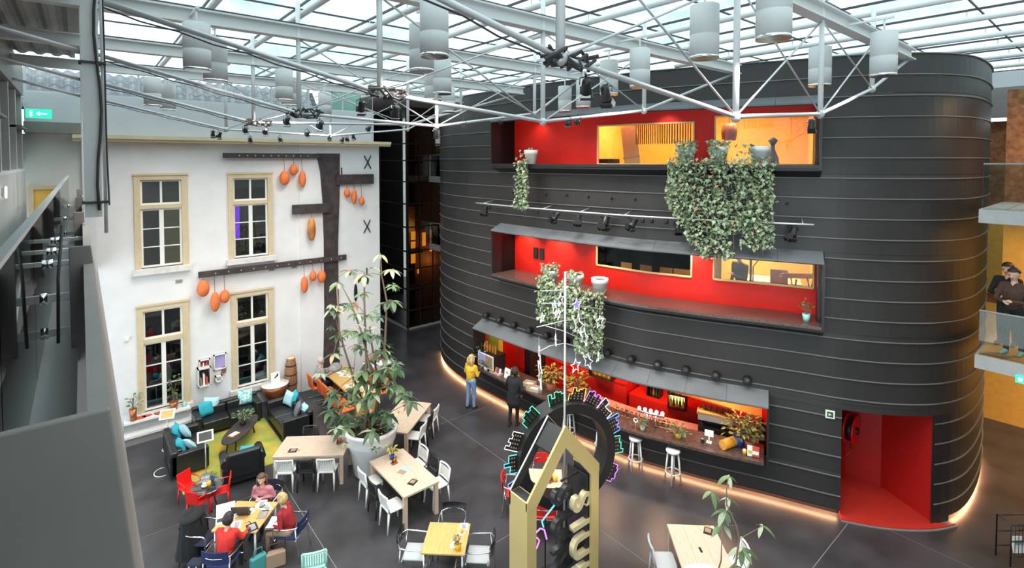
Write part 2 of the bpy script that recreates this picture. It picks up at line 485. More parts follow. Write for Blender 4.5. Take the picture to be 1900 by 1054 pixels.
def window(i, w, interior):
    x0, x1, z0, z1 = w
    t = thing('window_%d' % i, interior[1], 'window', ((x0 + x1) / 2, YW, z0)); del t['category']; t['kind'] = 'structure'
    W = x1 - x0; Hh = z1 - z0; h = W / 2; c = .15
    MB().box(-h, -h + c, -.07, .18, 0, Hh).box(h - c, h, -.07, .18, 0, Hh).box(-h + c, h - c, -.07, .18, Hh - c, Hh).build('casing', 'beige_frame', t)
    MB().box(-h - .03, h + .03, -.10, -.05, Hh - .02, Hh + .035).build('hood_moulding', 'beige_frame', t)
    MB().box(-h - .07, h + .07, -.17, .2, -.17, 0).build('sill', 'stone', t, .008)
    iz = Hh - c; zt = iz * .70; b = .055; y0, y1 = .02, .10
    fx = h - c
    MB().box(-fx, fx, y0 - .06, y1, zt - .07, zt + .04).build('transom', 'beige_frame', t)
    sash = MB()
    for (xa, xb, za, zb) in ((-fx, fx, zt + .04, iz), (-fx, 0, .02, zt - .07), (0, fx, .02, zt - .07)):
        sash.box(xa, xa + b, y0, y1, za, zb).box(xb - b, xb, y0, y1, za, zb).box(xa + b, xb - b, y0, y1, za, za + b).box(xa + b, xb - b, y0, y1, zb - b, zb)
    sash.box(-b / 2, b / 2, y0, y1, zt + .04 + b, iz - b)
    so = sash.build('sash', 'white_paint', t)
    gb = MB(); zz = [(.02 + b), zt - .07 - b]
    for k in (1, 2):
        z = zz[0] + (zz[1] - zz[0]) * k / 3
        gb.box(-fx + b, -b, y0 + .01, y1 - .01, z - .014, z + .014).box(b, fx - b, y0 + .01, y1 - .01, z - .014, z + .014)
    gb.build('glazing_bar', 'white_paint', t)
    for sx in (-1, 1):
        xa, xb = (-fx + b, -b) if sx < 0 else (b, fx - b)
        for k in range(3):
            za = zz[0] + (zz[1] - zz[0]) * k / 3; zb = zz[0] + (zz[1] - zz[0]) * (k + 1) / 3
            MB().box(xa, xb, .055, .062, za, zb).build('pane', 'window_glass', t)
        MB().box(xa if sx < 0 else b / 2, xb if sx > 0 else -b / 2, .055, .062, zt + .04 + b, iz - b).build('pane', 'window_glass', t)
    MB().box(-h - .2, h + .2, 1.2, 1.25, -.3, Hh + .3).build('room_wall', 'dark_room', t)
    if interior[0] == 'curtain':
        MB().box(.1, .5, .5, .54, 0, zt).build('curtain', 'amber_pale', t)  # lamplight on the curtain is put into its amber colour
        MB().box(-h, h, .3, .34, zt, Hh).build('blind', 'concrete', t)
    elif interior[0] == 'violet':
        MB().box(-.42, -.2, .6, .64, .55, 1.75).build('violet_panel', 'violet_light', t)
        MB().box(-h, h, .14, .16, iz - .32, iz).build('blind', 'concrete', t)
    elif interior[0] == 'plants':
        MB().box(-h, h, .35, .5, 0, .12).build('inner_sill', 'mint_plastic', t)
        MB().box(-h, 0, .2, .23, iz - .25, iz).build('blind', 'amber_pale', t)
        for k in range(4): MB().ell((-.4 + .26 * k, .6, .8 + .2 * (k % 2)), (.14, .1, .3)).build('person_shape', ('c_wine', 'c_black', 'paper', 'c_brown')[k], t)
    else:
        MB().box(-h, h, .35, .5, 0, .12).build('inner_sill', 'cyan_pot', t)
        MB().box(-h, h, .14, .16, iz - .2, iz).build('blind', 'concrete', t)
    return t
window(1, WIN[0], ('curtain', 'upper window of the white facade with an amber-lit curtain inside'))
window(2, WIN[1], ('violet', 'upper window of the white facade with a violet glow inside'))
window(3, WIN[2], ('plants', 'lower window of the white facade above the white shelf'))
window(4, WIN[3], ('plain', 'lower window of the white facade beside the wall boxes'))

# ---- roof tiles seen through the clerestory
cl = struct(MB().box(-1.1, 8.5, YW + .1, YW + .2, 9.78, 9.83).box(-1.1, 8.5, YW + .1, YW + .2, 10.62, 10.7).build('window_5', 'grey_band'))
cl['label'] = 'strip of clerestory glass above the pale wall band'
for k in range(8):
    x = -1.1 + 1.2 * k
    MB().box(x, x + .05, YW + .1, YW + .2, 9.83, 10.62).build('mullion', 'grey_band', cl)
    MB().box(x + .05, x + 1.2, YW + .145, YW + .155, 9.83, 10.62).build('pane', 'clear_glass', cl)
MB().box(6.9, 8.2, YW + .5, YW + .52, 9.4, 10.7).build('sheet', 'mint_plastic', cl)
rf = struct(MB().quad((-3, YW + .6, 9.36), (6.8, YW + .6, 9.36), (6.8, YW + 1.73, 10.56), (-3, YW + 1.73, 10.56)).build('roof_beyond', 'roof_black'))
rf['label'] = 'grey tiled roof outside the clerestory glass'
tm = MB(); n = 6
rows = []
for j in (0, 1):
    rows.append([(x * .30, j * .36, .05 * math.sin(2 * PI * x) + .012 * (1 - j) + .045) for x in [i / n for i in range(n + 1)]])
tm.strip(rows); tm.strip([rows[0], [(p[0], p[1], p[2] - .035) for p in rows[0]]])
tile_me = tm.mesh('tile', 'tile')
sl = math.atan2(3.74, 22.4 - YW - .6)
for j in range(5):
    for i in range(32):
        d = j * .33
        inst('tile', tile_me, rf, (-3 + i * .30, YW + .6 + d * math.cos(sl), 9.36 + d * math.sin(sl)), (sl, 0, 0))

# ---- walls that close the hall
wr = struct(MB().box(21.6, 21.9, -6, 20, 0, 9.2).build('wall_right', 'brick')); wr['label'] = 'brown brick wall lit amber at the far side of the hall'
MB().box(21.3, 21.6, -6, 6, 9.3, 10.2).build('soffit', 'plate_grey', wr)
MB().box(21.4, 21.6, -6, 6, 10.2, 10.68).build('clerestory_panel', 'grey_band', wr)
MB().box(21.5, 21.6, -6, 6, 3.9, 6.55).build('plaster', 'amber_wall', wr)
MB().box(21.5, 21.6, -6, 6, 0, 3.6).build('plaster', 'amber_wall', wr)
struct(MB().box(8.65, 26, 28, 28.3, 0, 11).build('wall_far', 'dark_room'))
cs_ = struct(MB().box(8.65, 22, 18.35, 28.3, 10.5, 10.7).build('ceiling_soffit', 'plate_grey')); cs_['label'] = 'grey soffit over the glass tower'
wf = struct(MB().box(-3, 26, -6.3, -6, 0, 10.7).build('wall_front', 'pale_wall'))

# ---- flat glass roof
XT = [.25, 1.72, 3.02, 4.34, 5.84, 7.25, 9.0, 10.6, 12.42, 14.28, 15.8, 17.4, 19.2, 21.6]
YL = [-6, -4.2, -2.5, -.9, .6, 1.85, 3.45, 4.9, 6.5, 8.1, 9.7, 11.3, 12.9, 14.5, 16.1, 18.35]
rg = thing('ceiling', 'flat glass roof of panes on white tubes', 'roof'); del rg['category']; struct(rg)
for i, x in enumerate(XT):
    tb = MB().tube([(x, -6, 10.55), (x, 18.3 if x < 8.6 else (20 if x < 12 else 8), 10.55)], .055, 10)
    for k in range(15):
        y = -4 + 1.5 * k
        if y < (18.3 if x < 12 else 8): tb.tube([(x, y, 10.55), (x, y, 10.72)], .014, 5)
    tb.build('roof_tube', 'tube_paint', rg)
    MB().box(x - .014, x + .014, -6, 18.35, 10.70, 10.74).build('glazing_bar', 'dark_bar', rg)
for y in YL:
    MB().box(.25, 21.6, y - .012, y + .012, 10.715, 10.745).build('glazing_bar', 'dark_bar', rg)
for i in range(len(XT) - 1):
    for j in range(len(YL) - 1):
        MB().box(XT[i] + .012, XT[i + 1] - .012, YL[j] + .01, YL[j + 1] - .01, 10.745, 10.757).build('pane', 'roof_glass', rg)
# corrugated deck over the walkway
dk = struct(MB().strip([[(-3.2 + .07 * i, y, 10.32 + (.05 if (i // 2) % 2 else 0)) for i in range(46)] for y in (-6, 15.4)]).build('ceiling_deck', 'deck'))
dk['label'] = 'grey corrugated metal deck over the walkway'
MB().box(-3.2, .04, -6, 15.4, 10.42, 10.5).build('deck_top', 'deck', dk)
MB().box(-3.2, .25, 15.4, 18.3, 10.745, 10.757).build('pane', 'roof_glass', rg)

# ================================================================== BLACK BUILDING
bb = thing('wall_curved', 'curved black building clad in horizontal seamed zinc bands', 'building'); del bb['category']; struct(bb)
BAR = (9.4, 18.45, 1.0, 2.58); MID = (10.37, 19.5, 4.15, 5.95); TOP = (10.35, 19.4, 7.7, 9.46); DOOR = (19.95, 21.85, .0, 2.44)
HOLES = [BAR, MID, TOP, DOOR]
RING = .447
zed = [10.3 - RING * k for k in range(23)] + [.13]
def facade_cells(s0, s1, z0, z1):
    ss = sorted({s0, s1} | {v for h in HOLES for v in h[:2] if s0 < v < s1}); fine = []
    for a, b in zip(ss, ss[1:]):
        k = max(1, int(math.ceil((b - a) / .22))); fine += [a + (b - a) * i / k for i in range(k)]
    fine.append(s1)
    zz = sorted({z0, z1} | {v for h in HOLES for v in h[2:] if z0 < v < z1})
    m = MB()
    for a, b in zip(fine, fine[1:]):
        for c, d in zip(zz, zz[1:]):
            cs, cz = (a + b) / 2, (c + d) / 2
            if any(h[0] < cs < h[1] and h[2] < cz < h[3] for h in HOLES): continue
            m.add([F(a, .012, c), F(b, .012, c), F(b, 0, d), F(a, 0, d)], [(3, 2, 1, 0)])
    return m
def seam_runs(z, s0, s1):
    runs, cur = [], s0
    for h in sorted(HOLES):
        if h[2] - .05 < z < h[3] + .05:
            if h[0] > cur: runs.append((cur, h[0]))
            cur = max(cur, h[1])
    if cur < s1: runs.append((cur, s1))
    return runs
S0, S1 = 1.5, 29.6
for k in range(len(zed) - 1):
    zt, zb = zed[k], zed[k + 1]
    s = S0; off = (k * 1.13) % 2.6; first = True
    while s < S1:
        e = min(S1, s + (2.6 - off if first and off < 2.4 else 2.6)); first = False
        m = facade_cells(s, e, zb, zt)
        if m.f: m.build('zinc_panel', 'zinc', bb)
        s = e
    for a, b in seam_runs(zt, S0, S1):
        MB().sweep([(0, zt - .016), (.036, zt - .014), (.036, zt + .004), (0, zt + .006)], a, b, .22).build('seam', 'zinc_seam_lit', bb)
MB().prism([F(S0 + .3 * i, -.02)[:2] for i in range(94)] + [(20.4, 18), (16, 19.8)], 10.24, 10.31).build('roof_cap', 'zinc', bb)
for a, b in ((S0, 19.95), (22.3, S1)):
    MB().sweep([(-.10, 0), (-.10, .15), (-.2, .15), (-.2, 0)], a, b).build('plinth', 'black_paint', bb)
MB().sweep([(0.012, .13), (-.1, .13), (-.1, .15), (0.012, .15)], S0, 19.95).build('drip_edge', 'black_paint', bb)
# warm strip under the cladding
for a, b in ((5.0, 19.9), (22.5, 28.2)):
    o = MB().sweep([(-.09, .115), (-.02, .115), (-.02, .128), (-.09, .128)], a, b).build('led_strip', 'led_warm')
    tag(o, 'warm LED strip along the base of the black building%s' % (' beneath the bar' if a < 9 else ' past the red door niche'), 'light strip')

def sheet(name, matn, s0, s1, n, z0, z1, holes=(), parent=bb, th=.05):
    ss = sorted({s0, s1} | {v for h in holes for v in h[:2]}); zz = sorted({z0, z1} | {v for h in holes for v in h[2:]})
    m = MB()
    for a, b in zip(ss, ss[1:]):
        for c, d in zip(zz, zz[1:]):
            if any(h[0] < (a + b) / 2 < h[1] and h[2] < (c + d) / 2 < h[3] for h in holes): continue
            m.sweep([(n, c), (n, d), (n - th, d), (n - th, c)], a, b, .3)
    return m.build(name, matn, parent)
def winbox(H, zs, zl, zb, nb, front_under, label):
    s0, s1 = H[0], H[1]
    w = thing('window_box', label, 'bay window'); del w['category']; w['kind'] = 'structure'
    n = int(round((s1 - s0) / .95))
    for i in range(n):
        a = s0 - .03 + (s1 - s0 + .06) * i / n; b = s0 - .03 + (s1 - s0 + .06) * (i + 1) / n
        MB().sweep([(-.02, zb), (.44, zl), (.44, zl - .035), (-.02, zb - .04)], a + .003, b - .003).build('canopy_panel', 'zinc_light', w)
    MB().sweep([(-.3, zb - .06), (.41, zl - .02), (.41, zl - .06), (-.3, zb - .12)], s0, s1).build('canopy_lining', 'black_paint', w)
    for s, d in ((s0 - .05, .05), (s1, .05)):
        m = MB(); sec = [(nb, zs - .12), (0, zs - front_under), (.40, zs - .12), (.42, zl - .03), (0, zb - .03), (nb, zb - .03)]
        k = len(sec)
        m.add([F(s, a, z) for a, z in sec] + [F(s + d, a, z) for a, z in sec], [tuple(range(k)), tuple(reversed(range(k, 2 * k)))] + [(i, i + k, (i + 1) % k + k, (i + 1) % k) for i in range(k)])
        m.build('cheek', 'black_satin', w)
    MB().sweep([(0, zs - front_under), (.40, zs - .13), (.40, zs - .07), (0, zs - .07)], s0, s1).build('underside', 'black_paint', w)
    return w
wbM = winbox(MID, 4.35, 5.77, 5.97, -.62, .30, 'middle window bay of the black building with a red wall and hanging ivy')
wbT = winbox(TOP, 7.9, 9.27, 9.48, -.62, .28, 'top window bay of the black building with a red wall and amber rooms')
wbB = winbox(BAR, 1.03, 2.35, 2.6, -.1, .05, 'bar front of the black building open above a brown counter')
for w, H, zs, zb in ((wbM, MID, 4.35, 5.97), (wbT, TOP, 7.9, 9.48)):
    MB().sweep([(-.62, zs - .07), (.42, zs - .07), (.42, zs), (-.62, zs)], H[0], H[1]).build('sill', 'counter' if w is wbM else 'black_satin', w)
    MB().sweep([(-.70, zb - .1), (.0, zb - .1), (.0, zb - .06), (-.70, zb - .06)], H[0], H[1]).build('soffit', 'red_wall' if w is wbT else 'black_paint', w)
    for s in (H[0], H[1]):
        MB().sweep([(-.62, zs - .07), (-.0, zs - .07), (-.0, zb), (-.62, zb)], s - .06, s + .0).build('reveal', 'black_satin', w)
# windows in the red walls
def sz(px0, py0, px1, py1, n):
    a, b = SF(px0, py0, n), SF(px1, py1, n); return (a[0], b[0], min(a[1], b[1]), max(a[1], b[1]))
MW = [(SF(1108, 480, -.62)[0], SF(1284, 480, -.62)[0], 4.98, 5.82), (SF(1324, 500, -.62)[0], SF(1509, 500, -.62)[0], 4.98, 5.82)]
TW = [(SF(1110, 260, -.62)[0], SF(1287, 260, -.62)[0], 7.9, 9.0), (SF(1327, 260, -.62)[0], SF(1514, 260, -.62)[0], 7.9, 9.12)]
sheet('red_panel', 'red_wall', MID[0], MID[1], -.60, 4.3, 5.9, MW, wbM)
sheet('red_panel', 'red_wall', TOP[0], TOP[1], -.60, 7.85, 9.45, TW, wbT)
def opening(w, h, frame, glass='clear_glass'):
    a, b, c, d = h
    m = MB().sweep([(-.61, c - .025), (-.57, c - .025), (-.57, c + .02), (-.61, c + .02)], a, b).sweep([(-.61, d - .03), (-.57, d - .03), (-.57, d + .01), (-.61, d + .01)], a, b)
    m.sweep([(-.61, c), (-.57, c), (-.57, d), (-.61, d)], a - .02, a + .02).sweep([(-.61, c), (-.57, c), (-.57, d), (-.61, d)], b - .02, b + .02)
    m.build('window_frame', frame, w)
    MB().sweep([(-.64, c), (-.632, c), (-.632, d), (-.64, d)], a, b).build('pane', glass, w)
opening(wbM, MW[0], 'amber_pale', 'dim_glass'); opening(wbM, MW[1], 'amber_pale'); opening(wbT, TW[0], 'amber_pale'); opening(wbT, TW[1], 'amber_pale')
# rooms behind the red walls
def room(w, s0, s1, z0, z1, wall, floor_m, depth=2.6):
    MB().sweep([(-.66 - depth, z0), (-.66 - depth, z1), (-.7 - depth, z1), (-.7 - depth, z0)], s0, s1).build('room_wall', wall, w)
    MB().sweep([(-.66, z0 - .02), (-.66, z0), (-.66 - depth, z0), (-.66 - depth, z0 - .02)], s0, s1).build('room_floor', floor_m, w)
    MB().sweep([(-.66, z1), (-.66, z1 + .02), (-.66 - depth, z1 + .02), (-.66 - depth, z1)], s0, s1).build('room_ceiling', wall, w)
    for s in (s0, s1):
        MB().sweep([(-.66, z0), (-.66, z1), (-.66 - depth, z1), (-.66 - depth, z0)], s - .02, s + .02).build('room_side', wall, w)
room(wbM, MW[1][0] - .5, MID[1] - .05, 3.75, 6.3, 'amber_wall', 'wood_orange')
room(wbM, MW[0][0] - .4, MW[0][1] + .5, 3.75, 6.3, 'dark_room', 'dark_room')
room(wbT, TW[0][0] - .4, TOP[1] - .05, 7.2, 9.75, 'amber_wall', 'wood_orange')
def room_lamp(s, n, z, L, label, power):
    t = thing('ceiling_light', label, 'ceiling light', F(s, n, z), Fang(s), 'fluorescent lights in the amber rooms')
    MB().box(-.08, .08, -L / 2, L / 2, -.02, .05).build('housing', 'white_paint', t); MB().box(-.06, .06, -L / 2, L / 2, -.03, -.02).build('diffuser', 'led_white', t)
    light('AREA', (0, 0, -.06), power, (1, .80, .45), .7, (0, 0, -3), t)
room_lamp(14.6, -1.5, 9.66, 1.2, 'long ceiling light in the upper amber room behind the ribbed window', 70)
room_lamp(17.6, -1.4, 9.66, 1.2, 'long ceiling light in the upper amber room over the door', 95)
room_lamp(18.0, -1.6, 6.2, 1.2, 'long ceiling light in the amber music room', 120)

# door niche
dn = thing('door_1', 'deep red door niche with a hose reel in the black building', 'door'); del dn['category']; struct(dn)
nic = [F(19.95, 0), F(19.95, -.9), F(20.7, -1.75), F(21.85, -1.3), F(21.85, 0)]
for i, (a, b) in enumerate(zip(nic, nic[1:])):
    MB().add([(a[0], a[1], .04), (b[0], b[1], .04), (b[0], b[1], 2.44), (a[0], a[1], 2.44)], [(0, 1, 2, 3)]).build(('side_wall', 'back_wall', 'inner_wall', 'door_leaf')[i], 'red_niche_dim', dn)
front = [F(19.95 + (2.35) * i / 8, .16)[:2] for i in range(9)]
MB().prism(front + [p[:2] for p in reversed(nic)], 0, .045).build('step', 'red_floor', dn)
MB().sweep([(-.02, 0), (.2, 0), (.2, .02), (-.02, .02)], 19.95, 22.3).build('threshold', 'trim_grey', dn)
MB().prism([p[:2] for p in nic], 2.44, 2.47).build('head', 'red_niche_dim', dn)
MB().sweep([(.0, .0), (.02, .0), (.02, 2.44), (.0, 2.44)], 21.8, 22.3).build('jamb_panel', 'black_satin', dn)
hp = (np.array(nic[1]) * .5 + np.array(nic[2]) * .5)
dh = MB().tube([(0, 0, 0), (.0, -.06, 0), (.10, -.06, 0)], .012, 6)
q = np.array(nic[2]) * .72 + np.array(nic[3]) * .28
o = dh.build('door_handle', 'chrome', dn); o.location = (q[0] - .03, q[1] - .05, 1.2)
# hose reel
c0, c1 = np.array(nic[1]), np.array(nic[2]); mid = c0 * .34 + c1 * .66; dr = c1 - c0; an = math.atan2(dr[1], dr[0])
hr = thing('hose_reel', 'dark red fire hose reel on the wall of the red door niche', 'hose reel', (mid[0], mid[1], 1.4), an - PI)
RX = Matrix.Rotation(PI / 2, 4, 'X')
MB().lathe([(.34, -.02), (.36, 0), (.34, .02)], 24).xf(RX).build('disc', 'red_plastic', hr).location = (0, .12, 0)
MB().lathe([(.34, -.02), (.36, 0), (.34, .02)], 24).xf(RX).build('disc', 'red_plastic', hr).location = (0, .30, 0)
MB().lathe([(.26, -.08), (.28, 0), (.26, .08)], 20).xf(RX).build('hose', 'black_metal', hr).location = (0, .21, 0)
MB().lathe([(.09, -.03), (.09, .03)], 12).xf(RX).build('hub', 'black_metal', hr).location = (0, .33, 0)
MB().tube([(-.1, .2, -.33), (0, .2, -.55), (.25, .2, -.55)], .012, 6).build('nozzle_pipe', 'copper', hr)
# small sign beside the niche
sg = thing('wall_sign', 'small square green and white pictogram sign beside the red niche', 'sign', F(19.72, .03, 2.3), Fang(19.72))
MB().box(0, .02, -.09, .09, -.09, .09).build('board', 'paper', sg); MB().box(.02, .024, -.06, .06, -.06, .06).build('pictogram', 'bottle_green', sg)
MB().prism([(-.03, -.03), (.03, -.03), (0, .035)], 0, .003).xf(Matrix.Translation((.024, 0, 0)) @ Matrix.Rotation(PI / 2, 4, 'Y')).build('symbol', 'paper', sg)
# ================================================================== ROOF STEEL
BY = dict(A=2.9, B=5.92, C=8.85, D=11.9, E=14.95)
BEND = dict(A=12.8, B=11.75, C=9.75, D=10.35, E=10.2)
NODES = dict(A=[(2.91, 8.81), (5.72, 8.5), (8.19, 8.67), (10.46, 9.23)], B=[(2.83, 8.83), (5.56, 8.61), (8.17, 8.94)], C=[(2.79, 8.78), (5.43, 8.68), (8.05, 9.08)],
             D=[(2.82, 8.8), (6.45, 8.92), (8.08, 9.38)], E=[(2.89, 8.8), (5.6, 8.72), (8.1, 9.0)])
ORD = dict(A='over the red door niche', B='second from the red door niche', C='midway between the bar and the white house', D='second from the white house', E='in front of the white house')
for b, Y in BY.items():
    xe = BEND[b]
    t = thing('roof_beam', 'pale steel I-beam with hanging tube truss %s' % ORD[b], 'beam', group='trussed roof beams'); del t['category']; struct(t)
    t['label'] = 'pale steel I-beam with hanging tube truss %s' % ORD[b]
    m = MB().box(-3, xe, Y - .09, Y + .09, 10.0, 10.025).box(-3, xe, Y - .012, Y + .012, 10.025, 10.19).box(-3, xe, Y - .09, Y + .09, 10.19, 10.215)
    m.build('i_beam', 'beam_paint', t)
    MB().box(.1, xe - .6, Y - .05, Y + .05, 10.215, 10.25).build('rail', 'dark_bar', t)
    nd = NODES[b]; chain = [(.15, 9.42)] + nd + [(xe - .25, 9.97)]
    MB().tube([(x, Y, z) for x, z in chain], .028, 8).build('bottom_chord', 'truss', t)
    for (x, z) in nd:
        MB().tube([(x, Y, z), (x, Y, 10.6)], .038, 8).build('post', 'tube_paint', t)
        MB().ell((x, Y, z), (.06, .06, .07), 8, 6).build('node', 'truss', t)
    for k in range(len(nd) - 1):
        MB().tube([(nd[k][0], Y, nd[k][1]), (nd[k + 1][0], Y, 10.0)], .013, 6).build('brace', 'truss', t)
        MB().tube([(nd[k + 1][0], Y, nd[k + 1][1]), (nd[k][0], Y, 10.0)], .013, 6).build('brace', 'truss', t)
    MB().tube([(x, Y + .01 * math.sin(i), z - .045 - .02 * (i % 2)) for i, (x, z) in enumerate([(chain[0][0] + (nd[0][0] - chain[0][0]) * k / 9, chain[0][1] + (nd[0][1] - chain[0][1]) * k / 9) for k in range(10)])], .008, 5).build('cable', 'cord', t)
    r = random.Random(ord(b))
    if b != 'E':
        cb = MB(); x, z = nd[0]
        for k in range(7):
            cb.tube([(x - .15 + .1 * j + r.uniform(-.04, .04), Y + r.uniform(-.09, .09), z + r.uniform(-.08, .09)) for j in range(6)], .016, 5)
        cb.build('cable_bundle', 'cord', t)
    # column on the walkway side
    MB().box(.02, .14, Y - .05, Y + .05, 7.5 if b == 'B' else 6.5, 10.0).build('column', 'grey_steel', t) if b in 'BCDE' else None
    if b == 'B':
        MB().tube([(.165, Y - .02, 7.35), (.165, Y - .02, 10.0)], .016, 6).build('conduit', 'grey_steel', t)
        MB().tube([(.13 + .02 * math.sin(k), Y - .07, 10.2 - .22 * k) for k in range(13)], .012, 6).tube([(.17, Y - .06, 10.2), (.18, Y - .06, 9), (.18, Y - .06, 8.1), (.19, Y - .05, 7.6)], .007, 5).build('cable', 'cord', t)
        for z in (9.95, 8.85, 7.62): MB().box(.0, .19, Y - .075, Y + .07, z, z + .02).build('strap', 'cord', t)
    if b in 'CDE':
        MB().tube([(-2.2, Y, 10.0), (.05, Y, 9.42)], .03, 8).build('brace', 'truss', t)

# ---- cylinder downlights hanging in pairs beside the beams
PAIRS = dict(A=[5.65, 9.3], B=[3.45, 7.5], C=[1.42, 5.4, 9.3], D=[3.45, 7.5], E=[1.45, 5.4])
proto = None
for b, xs_ in PAIRS.items():
    for ix, x in enumerate(xs_):
        for sd in (-.5, .5):
            loc = (x + (.25 if sd > 0 else -.15), BY[b] + sd, 9.28)
            lab = 'grey cylinder downlight at the %s, %s side, of the roof beam %s' % ('walkway end' if ix == 0 else ('bar end' if ix == len(xs_) - 1 else 'middle'), 'house' if sd > 0 else 'niche', dict(A='by the niche', B='second from niche', C='third from niche', D='fourth from niche', E='by the house')[b])
            if proto is None:
                proto = thing('cylinder_downlight', lab, 'downlight', loc, 0, 'cylinder downlights under the glass roof')
                MB().lathe([(.172, 0), (.172, .25), (.168, .255), (.172, .26), (.172, .61), (.15, .62)], 24).build('body', 'lamp_grey', proto)
                MB().lathe([(.16, -.035), (.172, -.035), (.172, 0), (.16, 0)], 24).build('trim_ring', 'chrome', proto)
                MB().lathe([(0.0, -.02), (.15, -.02), (.15, -.012)], 20).build('lens', 'lens_violet', proto)
                MB().tube([(0, 0, .61), (0, 0, .82)], .015, 6).box(-.02, .02, -.5, .12, .80, .83).build('bracket', 'tube_paint', proto)
                o = proto
            else:
                o = dup(proto, loc, 0, lab)
            o.rotation_euler = (0, 0, 0 if sd > 0 else PI)
            light('AREA', (loc[0], loc[1], loc[2] - .06), DOWNLIGHT_W, (1, .93, .86), .30, (loc[0], loc[1], 0), spread=math.radians(150))

# ---- stage spotlights
def spot_proto(name, barn, lens):
    t = thing(name, 'x', 'spotlight')
    MB().lathe([(.05, -.12), (.075, -.08), (.08, .06), (.10, .14), (.10, .17)], 14).build('housing', 'black_satin', t)
    MB().lathe([(0.0, .165), (.085, .165), (.085, .16)], 12).build('lens', lens, t)
    MB().tube([(-.11, 0, 0), (-.11, 0, -.02), (-.10, -.16, -.0), (0, -.19, 0), (.10, -.16, 0), (.11, 0, -.02), (.11, 0, 0)], .010, 5).build('yoke', 'black_metal', t)
    MB().tube([(0, -.19, 0), (0, -.26, 0)], .018, 6).build('clamp', 'black_metal', t)
    if barn:
        MB().obox((0, .11, .23), (.19, .008, .13), (.5, 0, 0)).obox((0, -.11, .23), (.19, .008, .13), (-.5, 0, 0)).obox((.11, 0, .23), (.008, .17, .12), (0, .4, 0)).build('barn_door', 'black_metal', t)
    return t
sp_dark = spot_proto('stage_spotlight', True, 'lens_dark'); sp_lit = spot_proto('stage_spotlight', False, 'lens_warm'); sp_soft = spot_proto('stage_spotlight', True, 'lens_soft')
_used = set()
def spot(p, aim, kind='dark', label='', power=0, group='stage spotlights on the roof trusses', sc=.5, color=(1, .72, .45), ang=.9, attach=False):
    pr_ = {'dark': sp_dark, 'lit': sp_lit, 'soft': sp_soft}[kind]
    if kind in _used: o = dup(pr_, p, 0, label, group)
    else:
        o = pr_; _used.add(kind); tag(o, label, None, group); o.location = p
    v = Vector(aim) - Vector(p)
    z = v.normalized(); up = Vector((0, 0, 1)); y = (-(up - z * up.dot(z))).normalized(); x = y.cross(z)
    o.rotation_euler = Matrix((x, y, z)).transposed().to_euler(); o.scale = (sc, sc, sc)
    if attach: o.location = Vector(p) + y * .26 * sc
    if power:
        light('SPOT', Vector(p) + z * .26 * sc, power, color, .05, aim, spot=ang)
    return o
SB = 'black spotlight on the truss '
_oc = {}
def SBL(k, extra=''):
    _oc[k] = _oc.get(k, 0) + 1
    return '%s black spotlight from the walkway on the truss %s%s' % ('first second third fourth fifth sixth seventh eighth ninth'.split()[_oc[k] - 1], dict(A='by the niche', B='second from niche', C='third from niche', D='fourth from niche', E='by the house')[k], extra)
for px, py in ((395, 246), (408, 249), (464, 258), (519, 258)):
    p = PY(px, py, BY['E']); spot(p, {395: (3.0, YW, 3.8), 408: (2.0, YW, 4.5), 464: (4.2, YW, 6), 519: (5.5, YW, 7.3)}[px], 'soft' if px == 408 else 'dark', SBL('E'), 60 if px in (395, 519) else 0, ang=.42, color=(1, .62, .36))
for px, py in ((612, 253), (636, 258), (643, 257), (655, 252)):
    p = PY(px, py, BY['E']); spot(p, {612: (6.1, YW, 3.9), 636: (6.05, YW, 5.6), 643: (7.7, YW, 6.6), 655: (8.4, YW, 4)}[px], 'soft' if px != 655 else 'dark', SBL('E'), 45 if px != 655 else 0, ang=.42, color=(1, .62, .36))
for px, py in ((456, 240), (493, 243), (571, 247), (685, 238)):
    p = PY(px, py, BY['D']); spot(p, (p[0] + .6, YW, 5.0), 'dark', SBL('D'), 20 if px in (456, 571) else 0)
for px, py in ((533, 222), (595, 231)):
    p = PY(px, py, BY['C']); spot(p, (p[0] + 1, YW, 2.0), 'dark', SBL('C'), 40)
for px, py in ((671, 194), (735, 203)):
    p = PY(px, py, BY['B']); spot(p, (p[0] + 2, 14, 0), 'dark', SBL('B'), 0)
p = PY(860, 232, BY['C']); spot(p, (0, 0, 7.2), 'lit', 'glaring warm spotlight on the truss beside the black building', 0)
p = PY(808, 244, BY['C']); spot(p, (9, 12, 0), 'soft', SBL('C'), 0)
p = PY(928, 226, BY['C']); spot(p, F(11.0, -.6, 8.3), 'lit', 'lit warm spotlight by the end of the red top bay', 90)
p = PY(1054, 228, BY['B']); spot(p, F(12.0, -.6, 8.6), 'dark', 'grey spotlight of the pair before the red top bay, unlit', 0)
p = PY(1072, 226, BY['B']); spot(p, F(12.3, -.6, 8.3), 'lit', 'lit warm spotlight of the pair before the red top bay', 130, ang=.5)
p = PY(1088, 157, BY['A']); spot(p, (8.2, 8.0, 3), 'soft', 'black spotlight with a cream barn door on the truss ' + ORD['A'], 150, sc=.5)
p = PY(1123, 170, BY['A']); spot(p, (9, 6, 1), 'soft', 'black spotlight with an orange lens on the truss ' + ORD['A'], 150, sc=.5)
p = PY(1506, 228, BY['A']); spot(p, (10.5, 4, 0), 'dark', 'small chrome spotlight at the corner of the red top bay', 0)

